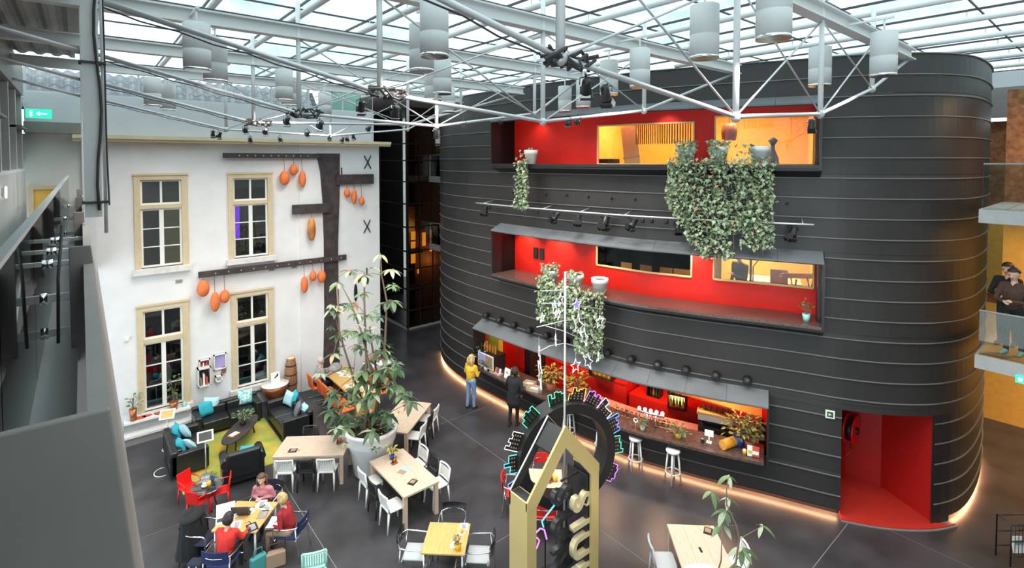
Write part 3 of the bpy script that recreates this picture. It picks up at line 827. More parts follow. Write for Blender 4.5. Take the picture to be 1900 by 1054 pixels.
# ---- lighting rail on the facade
rl = thing('lighting_rail', 'grey tube rail carrying spotlights between the window bays', 'rail')
MB().tube([F(9.66 + .46 * i, .5, 6.6) for i in range(22)], .022, 8).build('tube', 'steel', rl)
for i in range(8):
    MB().tube([F(10 + 1.3 * i, 0, 6.68), F(10 + 1.3 * i, .5, 6.6)], .014, 6).build('bracket', 'steel', rl)
MB().tube([F(9.85 + .3 * i, .5 + .02 * math.sin(i * 2), 6.56 - .03 * (i % 2)) for i in range(30)], .008, 5).build('cable', 'cord', rl)
RS = '%s black spotlight on the facade rail, counted from its tower end'
ON = 'first second third fourth fifth sixth seventh eighth'.split()
for RK, (px, py, kind) in enumerate(((897, 396, 'dark'), (1021, 408, 'dark'), (1072, 411, 'dark'), (1165, 426, 'dark'), (1263, 427, 'dark'), (1288, 431, 'dark'), (1312, 437, 'dark'), (1464, 445, 'dark'))):
    s, z = SF(px, py, .5); spot(F(s, .5, 6.59), F(s + .8 * (-1) ** RK, 2.0, 4.3), kind, RS % ON[RK] if px < 1400 else 'black spotlight at the end of the rail beyond the ivy', 0, 'spotlights on the facade rail', .95, attach=True)
s, z = SF(1115, 425, .5); spot(F(s, .5, 6.59), F(s, 1.9, 4.0), 'dark', 'large grey box spotlight on the rail above the red middle bay', 0, 'spotlights on the facade rail', 1.15, attach=True)
for RK, (px, py) in enumerate(((905, 392), (995, 403), (1193, 412), (1210, 412), (1238, 414))):
    s, z = SF(px, py, .5)
    spot(F(s, .5, 6.59), F(s + .4, 1.6, 4.5), 'lit', '%s small lit spotlight on the facade rail, counted from its tower end' % ON[RK], 0, 'small lit spots on the facade rail', .5, attach=True)
# round fixtures over the bar, small studs higher up
for i in range(13):
    s = 9.68 + .695 * i
    wlab = '%s round black downlight above the bar canopy, counted from its tower end' % ('first second third fourth fifth sixth seventh eighth ninth tenth eleventh twelfth thirteenth'.split()[i])
    t = thing('wall_downlight', wlab, 'wall light', F(s, .02, 2.76), Fang(s), 'downlights above the bar canopy') if i == 0 else None
    if i == 0:
        MB().lathe([(.10, 0), (.10, .16), (.085, .17)], 14).xf(Matrix.Rotation(PI / 2, 4, 'Y') @ Matrix.Translation((0, 0, 0))).build('housing', 'black_paint', t)
        MB().lathe([(0, .171), (.07, .171), (.07, .168)], 12).xf(Matrix.Rotation(PI / 2, 4, 'Y')).build('lens', 'lens_dark', t)
        wd0 = t
    else:
        dup(wd0, F(s, .02, 2.76), Fang(s), wlab)
for px, py in ((952, 357), (1014, 361), (1052, 362), (1092, 365), (1136, 368), (1179, 370), (1460, 378)):
    s, z = SF(px, py, 0)
    o = MB().lathe([(.03, 0), (.035, .03), (.02, .06)], 8).xf(Matrix.Translation(F(s, .01, z)) @ Matrix.Rotation(Fang(s), 4, 'Z') @ Matrix.Rotation(PI / 2, 4, 'Y')).build('wall_stud', 'black_metal')
    tag(o, 'small black stud on the zinc between the top bay and the rail', 'stud', 'studs under the top bay')

# ================================================================== LEFT WALKWAY
wk = struct(MB().box(-1.05, -.05, 0.6, 18.3, 6.35, 6.47).build('floor_walkway', 'walk_wall')); wk['label'] = 'grey walkway floor behind the glass balustrade'
for k in range(29):
    y = .7 + .6 * k
    m = MB().box(-1.03, -.3, y + .01, y + .59, 6.47, 6.48)
    for j in range(9): m.box(-1.02 + .08 * j, -1.0 + .08 * j, y + .02, y + .58, 6.48, 6.49)
    m.build('grating', 'grate', wk)
fa = struct(MB().add([(.06, 1.87, 7.15), (.06, 18.2, 7.15), (.30, 18.2, 5.0), (.30, 1.87, 5.0), (.0, 1.87, 7.15), (.0, 18.2, 7.15), (0, 18.2, 5), (0, 1.87, 5)],
     [(3, 2, 1, 0), (0, 1, 5, 4), (7, 3, 0, 4), (1, 2, 6, 5), (2, 3, 7, 6)]).build('trim_2', 'plate_grey')); fa['label'] = 'sloped grey steel fascia of the walkway'
lw = struct(MB().box(-1.35, -1.06, .6, 17.6, 6.3, 7.75).build('wall_left', 'walk_wall')); lw['label'] = 'grey clad wall with windows beside the walkway'
MB().box(-1.2, -1.06, .6, 17.6, 7.75, 7.8).build('ledge', 'grey_steel', lw)
MB().box(-1.35, -1.06, .6, 17.6, 9.6, 10.35).build('lintel', 'plate_grey', lw)
for k in range(12):
    y = 1.0 + 1.5 * k
    MB().box(-1.3, -1.1, y, y + .16, 7.8, 9.6).build('mullion', 'walk_wall', lw)
    MB().box(-1.22, -1.21, y + .16, y + 1.5, 7.8, 9.6).build('pane', 'window_glass', lw)
    if k in (4, 7, 10): MB().box(-1.3, -1.0, y, y + 1.5, 8.75, 8.8).build('louvre', 'plate_grey', lw)
MB().box(-3, -2.9, .6, 18, 6, 10.3).build('room_wall', 'dark_room', lw)
for y in (4.6, 12.5):
    t = thing('wall_lamp', 'small warm wall light glowing on the grey walkway wall%s' % ('' if y < 9 else ', further along'), 'wall light', (-1.05, y, 7.45))
    MB().box(0, .03, -.03, .03, -.08, .08).build('plate', 'grey_steel', t); MB().lathe([(.012, -.10), (.015, 0), (.010, .1)], 8, (.045, 0, 0)).build('tube', 'led_white', t)
# window at the end of the walkway
a, b = PY(62, 352, YW + .1), PY(118, 392, YW + .1)
we = thing('window_6', 'small amber window at the end of the walkway', 'window', (a[0], YW + .1, b[2])); del we['category']; struct(we)
W, Hh = b[0] - a[0], a[2] - b[2]
MB().box(-.1, 0, -.05, .02, -.1, Hh + .1).box(W, W + .1, -.05, .02, -.1, Hh + .1).box(0, W, -.05, .02, Hh, Hh + .1).build('casing', 'beige_frame', we)
MB().box(0, W, 0, .015, -.1, Hh).build('pane', 'amber_wall', we)
# balustrade
bl = thing('glass_balustrade', 'frameless glass balustrade clamped to grey steel fins along the walkway', 'balustrade')
for k in range(9):
    y0 = .9 + 1.84 * k
    MB().box(-.262, -.248, y0, y0 + 1.82, 6.55, 7.6).build('glass_panel', 'rail_glass', bl)
MB().box(-.275, -.235, .9, 17.5, 7.6, 7.625).build('handrail', 'steel', bl)
for k in range(5):
    y = 1.83 + 3.67 * k
    if k == 0: poly = [(-.62, 7.30), (.05, 7.30), (.26, 5.2), (-.62, 5.2)]
    else: poly = [(-.09, 7.30), (.05, 7.30), (.24, 5.2), (-.09, 5.2)]
    MB().extrude([(x, y, z) for x, z in poly], (0, .03, 0)).build('fin', 'plate_grey', bl, .006)
    if k:
        for z in (6.9, 6.62):
            MB().box(-.25, -.09, y + .0, y + .035, z - .03, z + .03).build('clamp_arm', 'grey_steel', bl)
            MB().lathe([(.045, -.03), (.045, .03)], 14).xf(Matrix.Translation((-.255, y + .017, z)) @ Matrix.Rotation(PI / 2, 4, 'Y')).build('clamp_disc', 'chrome', bl)
MB().tube([(-.12, 5.3, 7.5), (-.15, 5.2, 7.1), (-.16, 5.25, 6.6)], .012, 6).build('cable', 'cord', bl)
for k in (2.6, 3.3, 4.1):
    y = 5.5 + 1.2 * (k - 2)
    MB().box(-.24, .04, y, y + .03, 7.05, 7.09).build('clamp_arm', 'grey_steel', bl); MB().lathe([(.04, -.03), (.04, .03)], 12).xf(Matrix.Translation((-.24, y, 7.07)) @ Matrix.Rotation(PI / 2, 4, 'Y')).build('clamp_disc', 'chrome', bl)
# exit sign
p = PY(72, 211, 17.4)
ex = thing('exit_sign', 'green emergency exit sign at the end of the walkway', 'sign', p)
MB().box(-.24, .24, -.02, .02, -.11, .11).build('panel', 'sign_green', ex)
MB().box(-.18, -.06, -.024, -.02, -.012, .012).prism([(-.06, -.04), (.0, 0), (-.06, .04)], 0, .004).build('arrow', 'sign_white', ex) if False else None
m = MB().box(.02, .16, -.026, -.021, -.015, .015)
m.extrude([(.02, -.026, -.05), (-.06, -.026, 0), (.02, -.026, .05)], (0, .005, 0)); m.box(-.17, -.12, -.026, -.021, -.07, .03).ell((-.14, -.024, .05), (.025, .004, .025), 8, 6)
m.build('pictogram', 'sign_white', ex)

# ================================================================== GLASS TOWER AND BRIDGES
tw = thing('glass_tower', 'dark glass lift tower between the white house and the black building', 'tower')
TX, TY, TX1, TY1 = 11.75, 21.8, 17.5, 27.6
MB().box(TX + .9, TX1, TY + .9, TY1, 0, 10.6).build('core', 'wood_brown', tw)
lv = [0, .9, 1.9, 2.85, 3.7, 4.85, 5.95, 7.0, 8.0, 8.8, 10.6]
for z in lv[1:]:
    MB().box(TX - .03, TX1, TY - .04, TY + .02, z - .03, z + .03).build('transom', 'tower_frame', tw)
    MB().box(TX - .04, TX + .02, TY, TY1, z - .03, z + .03).build('transom', 'tower_frame', tw)
MB().box(TX - .05, TX + .05, TY - .05, TY + .05, 0, 10.6).build('corner_post', 'tower_frame', tw)
for k in (2, 4): MB().box(TX - .04, TX + .02, TY + 1.35 * k, TY + 1.35 * k + .05, 0, 10.6).build('mullion', 'tower_frame', tw)
for x in (TX + .62, TX + 1.35, TX + 2.1): MB().box(x, x + .04, TY - .04, TY + .02, 0, 10.6).build('mullion', 'tower_frame', tw)
for z0, z1 in zip(lv, lv[1:]):
    for k in range(4): MB().box(TX - .012, TX, TY + 1.35 * k, TY + 1.35 * (k + 1), z0, z1).build('pane', 'tower_glass', tw)
    MB().box(TX, TX + 2.1, TY - .012, TY, z0, z1).build('pane', 'tower_glass', tw)
def glow(px0, py0, px1, py1, plane, matn='amber_glow'):
    a = PXp(px0, py0, TX + .7) if plane == 'L' else PY(px0, py0, TY + .7); b = PXp(px1, py1, TX + .7) if plane == 'L' else PY(px1, py1, TY + .7)
    if plane == 'L': MB().box(TX + .7, TX + .74, min(a[1], b[1]), max(a[1], b[1]), b[2], a[2]).build('lit_window', matn, tw)
    else: MB().box(min(a[0], b[0]), max(a[0], b[0]), TY + .7, TY + .74, b[2], a[2]).build('lit_window', matn, tw)
for q in ((709, 455, 719, 500, 'L'), (728, 375, 737, 408, 'L'), (704, 480, 711, 490, 'L'), (763, 430, 771, 445, 'R'), (763, 449, 771, 467, 'R'), (763, 472, 771, 488, 'R'), (784, 432, 790, 456, 'R'), (798, 455, 804, 466, 'R'), (775, 498, 780, 507, 'R'), (733, 520, 739, 526, 'L')):
    glow(*q)
for z in (1.9, 3.7, 5.95, 8.0): MB().box(TX + .1, TX + .9, TY + .1, TY1, z - .12, z).build('landing', 'tower_frame', tw)
light('POINT', (TX + .45, TY + 2, 4.6), 40, (1, .5, .15), .3); light('POINT', (TX + 1.7, TY + .5, 3.0), 22, (1, .5, .15), .3)  # bare point lights added to warm the inside of the tower
MB().box(TX - .08, TX1, TY - .1, TY, 0, .07).box(TX - .1, TX, TY - .1, TY1, 0, .07).build('plinth', 'concrete', tw)
for z, nm in ((4.0, 'lower'), (7.25, 'upper')):
    t = thing('footbridge', 'pale %s footbridge between the glass tower and the black building' % nm, 'footbridge', group='footbridges')
    MB().box(12.9, 14.8, 19.75, 21.75, z - .28, z).build('slab', 'concrete', t)
    MB().box(12.92, 12.94, 19.75, 21.75, z, z + 1.0).build('glass_panel', 'rail_glass', t); MB().tube([(12.93, 19.75, z + 1.02), (12.93, 21.75, z + 1.02)], .02, 6).build('handrail', 'steel', t)
for z, nm in ((4.1, 'lower'), (7.03, 'upper')):
    t = thing('footbridge', 'grey %s gallery bridge beyond the rounded corner of the black building' % nm, 'footbridge', group='gallery bridges')
    MB().box(13.75, 16.6, -6, 1.95, z - .27, z).build('slab', 'concrete', t)
    for k in range(10): MB().box(13.8, 16.5, 1.9 - .35 * (k + 1) + .02, 1.9 - .35 * k, z, z + .012).build('board', 'wood_orange' if nm == 'lower' else 'concrete', t)
    MB().box(13.78, 13.79, -6, 1.9, z + .02, z + .88).build('glass_panel', 'rail_glass', t); MB().tube([(13.78, -6, z + .9), (13.78, 1.9, z + .9)], .02, 8).build('handrail', 'steel', t)
    MB().box(16.5, 16.6, -6, 1.9, z, z + 2.6).build('back_wall', 'amber_wall' if nm == 'lower' else 'brick', t)
    light('AREA', (15.2, .6, z + 2.45), 34 if nm == 'lower' else 30, (1, .58, .2), .5, (15.2, .6, z))  # bare warm light added over each bridge, without a lamp body
p = PXp(1893, 705, 13.7)
e2 = thing('exit_sign', 'small green pictogram sign under the lower gallery bridge', 'sign', (13.72, p[1], p[2]))
MB().box(0, .02, -.07, .07, -.07, .07).build('panel', 'sign_green', e2); MB().box(-.004, 0, -.03, .03, -.03, .03).build('pictogram', 'sign_white', e2)
light('AREA', (18.5, -.5, 3.6), 180, (1, .55, .2), 1.0, (18.5, 0, 0))  # bare warm light added over the floor past the bridges
# ================================================================== WALL ART ON THE WHITE FACADE
YF = YW - .05
ta = thing('wall_sculpture', 'dark brown tree-like wall sculpture of boards and trunk on the white facade', 'sculpture', (0, 0, 0))
MB().extrude([(6.30, YF - .06, 8.25), (7.12, YF - .06, 8.25), (7.10, YF - .06, 6.8), (7.02, YF - .06, 5.0), (7.04, YF - .06, 0.02), (6.44, YF - .06, .02), (6.52, YF - .06, 2.6), (6.53, YF - .06, 5.2), (6.50, YF - .06, 6.6), (6.43, YF - .06, 7.6)], (0, .06, 0)).build('trunk', 'dark_brown', ta)
for x0, x1, z0, z1, nb in ((3.40, 6.4, 8.08, 8.24, 10), (5.45, 6.75, 6.18, 6.5, 0), (6.96, 8.36, 7.14, 7.5, 0), (2.68, 7.29, 4.43, 4.61, 13)):
    o = MB().box(x0, x1, YF - .16, YF - .06 if x1 > 5.9 else YF + .05, z0, z1).build('board', 'dark_brown', ta)
    for k in range(nb):
        MB().lathe([(.022, 0), (.018, .012)], 8).xf(Matrix.Translation((x0 + .45 + .36 * k * (x1 - x0) / 4.6, YF - .16, (z0 + z1) / 2)) @ Matrix.Rotation(PI / 2, 4, 'X')).build('bolt', 'steel', o)
EG = [(528, 330, .16, .24, 8.08), (545, 315, .13, .19, 8.08), (561, 332, .115, .29, 8.08), (644, 358, .11, .17, 7.14), (657, 365, .10, .27, 7.14), (671, 373, .105, .17, 7.14), (578, 425, .14, .41, 6.18),
      (565, 528, .12, .29, 4.43), (581, 512, .115, .18, 4.43), (597, 513, .14, .22, 4.43), (377, 535, .17, .26, 4.43), (399, 560, .13, .31, 4.43), (417, 550, .14, .21, 4.43)]
EL = ['round orange egg at the house-window side below the top board', 'small orange egg hung highest below the top board', 'slim orange egg nearest the trunk below the top board',
      'small round orange egg nearest the trunk under the short right board', 'slim orange egg in the middle under the short right board', 'small orange egg hung lowest under the short right board',
      'large brown and amber egg under the short left board', 'slim orange egg hung lowest under the long board near the trunk', 'small orange egg hung highest under the long board near the trunk',
      'round orange egg nearest the trunk under the long board', 'large round orange egg at the outer end of the long board', 'slim orange egg hung lowest at the outer end of the long board', 'small orange egg above the lower window beside the slim one']
for (px, py, rx, rzz, zt), lab in zip(EG, EL):
    p = PY(px, py, YF - .20)
    t = thing('egg_ornament', lab, 'ornament', p, 0, 'hanging eggs on the white facade')
    prof = [(rx * math.sin(PI * i / 12) * (1 - .10 * math.cos(PI * i / 12) * -1 * .6), -rzz * math.cos(PI * i / 12)) for i in range(13)]
    MB().lathe([(max(0, r), z) for r, z in prof], 18).build('egg', 'egg_brown' if py == 425 else 'egg', t)
    MB().tube([(0, 0, rzz - .01), (0, .06, zt + .05 - p[2])], .008, 5).build('cord', 'cord', t)
for px, py in ((682, 301), (681, 420)):
    p = PY(px, py, YF - .02)
    t = thing('wall_anchor', 'black crossed iron wall anchor %s' % ('beside the short right board' if py < 400 else 'below the short right board, further down'), 'wall anchor', p, 0, 'crossed iron wall anchors')
    for s in (-1, 1): MB().tube([(-.13 * s, 0, -.24), (0, -.02, 0), (.13 * s, 0, .24)], .02, 6).build('bar', 'black_metal', t)
for px, z0, z1, w in ((634, 7.2, 7.75, 'above the short right board'), (679, 3.4, 4.0, 'high above the long table')):
    p = PY(px, 320, YF - .02); o = MB().box(p[0] - .015, p[0] + .015, YF - .04, YF, z0, z1).build('wall_anchor', 'black_metal'); tag(o, 'straight black iron wall anchor ' + w, 'wall anchor', 'straight iron wall anchors')
p = PY(660, 543, YF - .03); o = MB().ell((0, 0, 0), (.07, .03, .33)).build('wall_anchor', 'black_metal'); o.location = p; tag(o, 'dark oval iron plate on the facade behind the tall plant', 'wall anchor')
for px, py in ((332, 522), (504, 500), (546, 495), (421, 507)):
    p = PY(px, py, YW - .02); t = thing('wall_vent', 'small grey vent in the facade %s' % ('under the window with the amber-lit curtain' if px == 332 else 'along the long dark board'), 'vent', p, 0, None if px == 332 else 'vents along the long board')
    MB().box(-.09, .09, 0, .02, -.05, .05).build('frame', 'concrete', t)
    for k in range(3): MB().box(-.075, .075, -.006, 0, -.034 + .026 * k, -.020 + .026 * k).build('slat', 'plate_grey', t)
p = PY(236, 629, YW); t = thing('motion_sensor', 'small white sensor on the facade beside the lower window', 'sensor', p)
MB().box(-.05, .05, -.06, 0, -.05, .06).build('body', 'white_paint', t, .01); MB().ell((0, -.06, -.02), (.035, .03, .03)).build('lens', 'paper', t)
# wall boxes
def wbox(px0, py0, px1, py1, dep, body, back, label, inner=None):
    a, b = PY(px0, py0, YW - dep / 2), PY(px1, py1, YW - dep / 2); W, H_ = b[0] - a[0], a[2] - b[2]
    t = thing('wall_box', label, 'wall shelf', (a[0], YW - dep, b[2]), 0, 'boxes on the white facade')
    MB().box(0, W, dep - .02, dep, 0, H_).build('back', back, t)
    MB().box(0, .03, 0, dep, 0, H_).box(W - .03, W, 0, dep, 0, H_).box(0, W, 0, dep, 0, .03).box(0, W, 0, dep, H_ - .03, H_).build('frame', body, t)
    if inner:
        for k in range(inner): MB().box(.06 + k * (W - .12) / inner, .06 + (k + .6) * (W - .12) / inner, .04, dep - .03, .03, H_ * (.45 + .2 * (k % 2))).build('item', ('c_tan', 'paper', 'book_red')[k % 3], t)
    return t
wbox(366, 684, 391, 712, .26, 'stone', 'dark_brown', 'open wooden wall box with small items, lowest of the cluster', 3)
wbox(369, 669, 390, 681, .10, 'stone', 'c_wine', 'small framed wall box with a row of dark marks', 4)
wbox(396, 659, 420, 682, .08, 'white_paint', 'lilac', 'lilac panel in a white frame on the facade')
wbox(399, 698, 412, 706, .16, 'white_paint', 'paper', 'tiny white wall shelf beneath the lilac panel')
p = PY(415, 686, YW - .03); o = MB().box(-.06, .06, -.02, .02, -.10, .10).build('wall_card', 'wood_brown'); o.location = p; tag(o, 'small brown card on the facade under the lilac panel', 'card')
# white shelf under the window
bn = thing('wall_bench', 'white two-step ledge along the facade under the lower window', 'bench', (.78, 17.9, 0))
MB().box(0, 1.6, 0, .36, .56, .62).build('top', 'white_plastic', bn); MB().box(0, 1.6, .2, .36, 0, .56).build('riser', 'concrete', bn); MB().box(0, 1.66, -.16, .36, .22, .28).build('step', 'stone', bn); MB().box(0, 1.66, -.1, .2, 0, .22).build('base', 'plate_grey', bn)
def smallplant(loc, h, pot, potr, n, leafm, label, cat='potted plant', spread=1.0, size=.09, group=None, poth=None, seed=1, potm='white_plastic'):
    t = thing('potted_plant', label, cat, loc, 0, group); r = random.Random(seed); poth = poth or potr * 1.6
    MB().lathe([(potr * .72, 0), (potr, poth), (potr * .85, poth), (potr * .8, poth * .9), (0, poth * .9)], 14).build('pot', potm, t)
    st, lf = MB(), MB()
    for k in range(n):
        a = r.uniform(0, 2 * PI); rr = potr * spread * r.uniform(.2, 1.6); z = poth + h * r.uniform(.15, 1)
        tip = Vector((rr * math.cos(a), rr * math.sin(a), z))
        if k % 3 == 0: st.tube([(0, 0, poth * .8), (tip.x * .4, tip.y * .4, poth + (z - poth) * .6), tip], .005, 4)
        leaf(lf, tip, Vector((math.cos(a), math.sin(a), r.uniform(-.4, .7))), size * r.uniform(.7, 1.3), r)
    st.build('stem', 'stem', t); o = lf.build('foliage', leafm, t); o['kind'] = 'stuff'
    return t
def leaf(m, p, d, L, r, wid=.5):
    d = Vector(d).normalized(); sd = d.cross(Vector((0, 0, 1)))
    sd = sd.normalized() if sd.length > .05 else Vector((1, 0, 0)); up = sd.cross(d)
    sd = (sd * math.cos(.5 * r.uniform(-1, 1)) + up * math.sin(.6 * r.uniform(-1, 1))).normalized()
    p = Vector(p); w = L * wid * .5
    m.add([p, p + d * L * .5 + sd * w + up * w * .3, p + d * L - up * L * .1, p + d * L * .5 - sd * w + up * w * .3], [(0, 1, 2), (0, 2, 3)], False)
smallplant((1.0, 18.0, .62), .42, 'c', .10, 30, 'leaf_mid', 'small leafy plant in a copper vase at the walkway end of the white ledge', size=.12, seed=3, poth=.34, potm='copper')
smallplant((1.98, 18.05, .62), .75, 'c', .12, 34, 'leaf_mid', 'tall slim plant in a copper jug on the white ledge', size=.13, seed=4, poth=.24, potm='copper', spread=.7)
for k, (x, m_, lab) in enumerate(((1.18, 'book_orange', 'orange booklet stack lying on the white ledge'), (1.32, 'paper', 'white booklets beside the orange stack on the ledge'), (1.62, 'c_brown', 'dark open book on the white ledge'), (1.7, 'wood_orange', 'wooden tray on the white ledge beside the copper jug'))):
    t = thing('book', lab, 'book', (x, 18.02 + .02 * k, .62), .3 * k)
    for j in range(2 if k != 3 else 1): MB().box(-.11 + .01 * j, .11, -.08, .08, .016 * j, .016 * j + .014).build('volume', m_ if j == 0 else 'book_red', t)
t = thing('glass_jar', 'pale glass jar at the sofa end of the white ledge', 'jar', (2.25, 18.05, .62)); MB().lathe([(.05, 0), (.06, .1), (.045, .16)], 12).build('body', 'cyan_pot', t); MB().lathe([(.047, .16), (.047, .18)], 12).build('lid', 'bottle_yellow', t)
# basin, barrel
bo = thing('basin', 'white topped round basin with copper bowl against the facade', 'basin', (4.75, 17.85, 0))
MB().lathe([(.10, 0.0), (.2, .03), (.12, .08), (.12, .18), (.30, .32), (.38, .52), (.40, .66)], 24).build('bowl', 'copper', bo); MB().lathe([(.40, .66), (.42, .68), (.42, .70), (.0, .70)], 24).build('top', 'white_plastic', bo)
t = thing('info_card', 'white card with a black arrow standing on the basin', 'card', (4.78, 17.9, .70), .15); MB().obox((0, 0, .17), (.28, .012, .34), (-.15, 0, 0)).build('board', 'paper', t)
MB().obox((.02, -.012, .20), (.14, .006, .035), (-.15, -.7, 0)).obox((.06, -.016, .24), (.03, .006, .09), (-.15, 0, 0)).build('arrow', 'black_paint', t)
br = thing('barrel_totem', 'tall narrow wooden barrel with dark hoops beside the basin', 'barrel', (5.3, 18.0, 0))
MB().lathe([(.15, 0), (.19, .4), (.20, .65), (.185, 1.0), (.14, 1.32), (.12, 1.36)], 18).build('staves', 'oak_dark', br)
for z, r_ in ((.2, .175), (.5, .2), (.82, .197), (1.12, .172)): MB().lathe([(r_, z - .02), (r_ + .008, z), (r_, z + .02)], 18).build('hoop', 'black_metal', br)
MB().lathe([(0, 1.37), (.12, 1.37), (.12, 1.35)], 16).build('lid', 'amber_pale', br)

# ================================================================== BAR
def onbar(px, py, n=.1, z=1.03):
    s, _ = SF(px, py, n); return F(s, n, z), Fang(s), s
ct = thing('bar_counter', 'long glossy brown bar counter following the curved facade', 'counter')
MB().sweep([(-.45, .97), (.43, .97), (.43, 1.03), (-.45, 1.03)], 9.42, 18.4).build('worktop', 'counter', ct); MB().sweep([(-.45, .0), (-.38, .0), (-.38, .97), (-.45, .97)], 9.45, 18.4).build('front_panel', 'black_paint', ct)
MB().sweep([(-1.05, .86), (-.50, .86), (-.50, .90), (-1.05, .90)], 12.6, 18.3).build('work_surface', 'pink_tile', ct); MB().sweep([(-.55, .0), (-.5, .0), (-.5, .86), (-.55, .86)], 12.6, 18.3).build('work_panel', 'black_paint', ct)
sheet('bar_back_wall', 'red_wall', 9.0, 18.7, -2.4, .0, 2.8, (), wbB); MB().sweep([(-2.45, 2.62), (-.05, 2.62), (-.05, 2.68), (-2.45, 2.68)], 9.0, 18.7).build('bar_ceiling', 'black_paint', wbB)
MB().sweep([(-2.4, -.01), (-.4, -.01), (-.4, .01), (-2.4, .01)], 9.0, 18.7).build('bar_floor', 'black_paint', wbB)
for s in (9.0, 18.5): MB().sweep([(-2.4, 0), (-.22, 0), (-.22, 2.65), (-2.4, 2.65)], s, s + .04).build('bar_side', 'red_wall', wbB)
MB().sweep([(-.75, 1.03), (-.70, 1.03), (-.70, 2.6), (-.75, 2.6)], 10.25, 10.7).build('red_pier', 'red_plastic', wbB)
MB().sweep([(-1.5, .0), (-.75, .0), (-.75, 2.6), (-1.5, 2.6)], 10.7, 10.95).build('dark_pier', 'black_paint', wbB)
sf = thing('back_shelf', 'orange-red lit overhead shelf along the back of the bar', 'shelf')
MB().prism([F(15.9, -1.05)[:2], F(18.35, -.45)[:2], F(18.35, -1.35)[:2], F(15.9, -1.95)[:2]], 1.66, 1.70).build('board', 'orange_plastic', sf)
for s_, n_ in ((15.95, -1.85), (18.3, -1.25)): MB().tube([F(s_, n_, 1.70), F(s_, n_, 2.62)], .015, 6).build('hanger', 'black_metal', sf)
sf2 = thing('back_cabinet', 'red back cabinet with a bright top behind the bar by the poster', 'cabinet')
MB().sweep([(-2.36, .0), (-1.6, .0), (-1.6, 1.22), (-2.36, 1.22)], 11.0, 14.2).build('body', 'red_wall', sf2); MB().sweep([(-2.38, 1.22), (-1.57, 1.22), (-1.57, 1.26), (-2.38, 1.26)], 11.0, 14.2).build('top', 'red_plastic', sf2)
MB().sweep([(-2.36, .0), (-1.6, .0), (-1.6, 1.0), (-2.36, 1.0)], 14.3, 18.3).build('side_cabinet', 'red_wall', sf2)
for s, pw in ((10.3, 20), (12.2, 28), (14.0, 28), (15.8, 32), (17.5, 36)):
    light('AREA', F(s, -.9, 2.58), pw, (1, .60, .36), .35, F(s, -1.2, 0))  # bare warm lights added below the bar ceiling, without lamp bodies
def bottle_me(m):
    return MB().lathe([(.035, 0), (.038, .02), (.038, .17), (.015, .23), (.014, .29)], 10).mesh('bottle', m)
BM = {k: bottle_me(k) for k in ('bottle_green', 'bottle_amber', 'bottle_yellow', 'bottle_brown')}
def bottles(sa, sb, n, z, num, mats, lab, grp, sc=1.0):
    for k in range(num):
        o = inst('bottle', BM[mats[k % len(mats)]], None, F(sa + (sb - sa) * k / max(1, num - 1), n, z), (0, 0, 0), (sc, sc, sc)); tag(o, lab, 'bottle', grp)
for k in range(16):
    u = k / 15; o = inst('bottle', BM[('bottle_brown', 'bottle_green', 'bottle_amber', 'bottle_brown')[k % 4]], None, F(16.0 + 2.25 * u, -1.6 + .6 * u, 1.70)); tag(o, 'dark bottle on the orange-red overhead shelf', 'bottle', 'bottles on the overhead shelf')
if False: bottles(15.8, 18.2, -1.9, 1.86, 16, ['bottle_brown', 'bottle_green', 'bottle_amber', 'bottle_brown'], 'dark bottle on the orange-red overhead shelf', 'bottles on the overhead shelf')
# glowing bottle fridge, dark shelf of bottles
def fridge(sa, sb, n, z0, z1, rows, num, glow_m, lab, cols):
    t = thing('bottle_cabinet', lab, 'cabinet')
    MB().sweep([(n - .3, z0), (n - .28, z0), (n - .28, z1), (n - .3, z1)], sa, sb).build('back_panel', glow_m, t)
    for s in (sa, sb): MB().sweep([(n - .3, z0), (n, z0), (n, z1), (n - .3, z1)], s - .015, s + .015).build('side', 'black_paint', t)
    for k in range(rows + 1):
        z = z0 + (z1 - z0) * k / rows; MB().sweep([(n - .3, z - .01), (n, z - .01), (n, z + .01), (n - .3, z + .01)], sa, sb).build('shelf', 'black_paint', t)
        if k < rows: bottles(sa + .07, sb - .07, n - .14, z + .01, num, cols, 'bottle standing in the ' + lab.split(' behind')[0], lab, min(1.0, (z1 - z0) / rows / .33))
fs = SF(1252, 750, -1.5)[0]; fridge(fs - .2, fs + .25, -1.5, .95, 1.75, 2, 5, 'bottle_glow', 'glowing yellow bottle fridge behind the bar taps', ['bottle_yellow', 'bottle_green'])
fs = SF(1213, 735, -1.8)[0]; fridge(fs - .25, fs + .2, -1.8, 1.0, 1.9, 3, 4, 'dark_room', 'dark shelf of bottles behind the bar taps', ['bottle_brown', 'bottle_amber', 'bottle_green'])
fs = SF(1115, 700, -1.4)[0]; fridge(fs - .45, fs + .35, -1.4, 1.26, 1.75, 1, 9, 'bottle_glow', 'lit amber shelf of bottles behind the yellow plant', ['bottle_amber', 'bottle_yellow'])
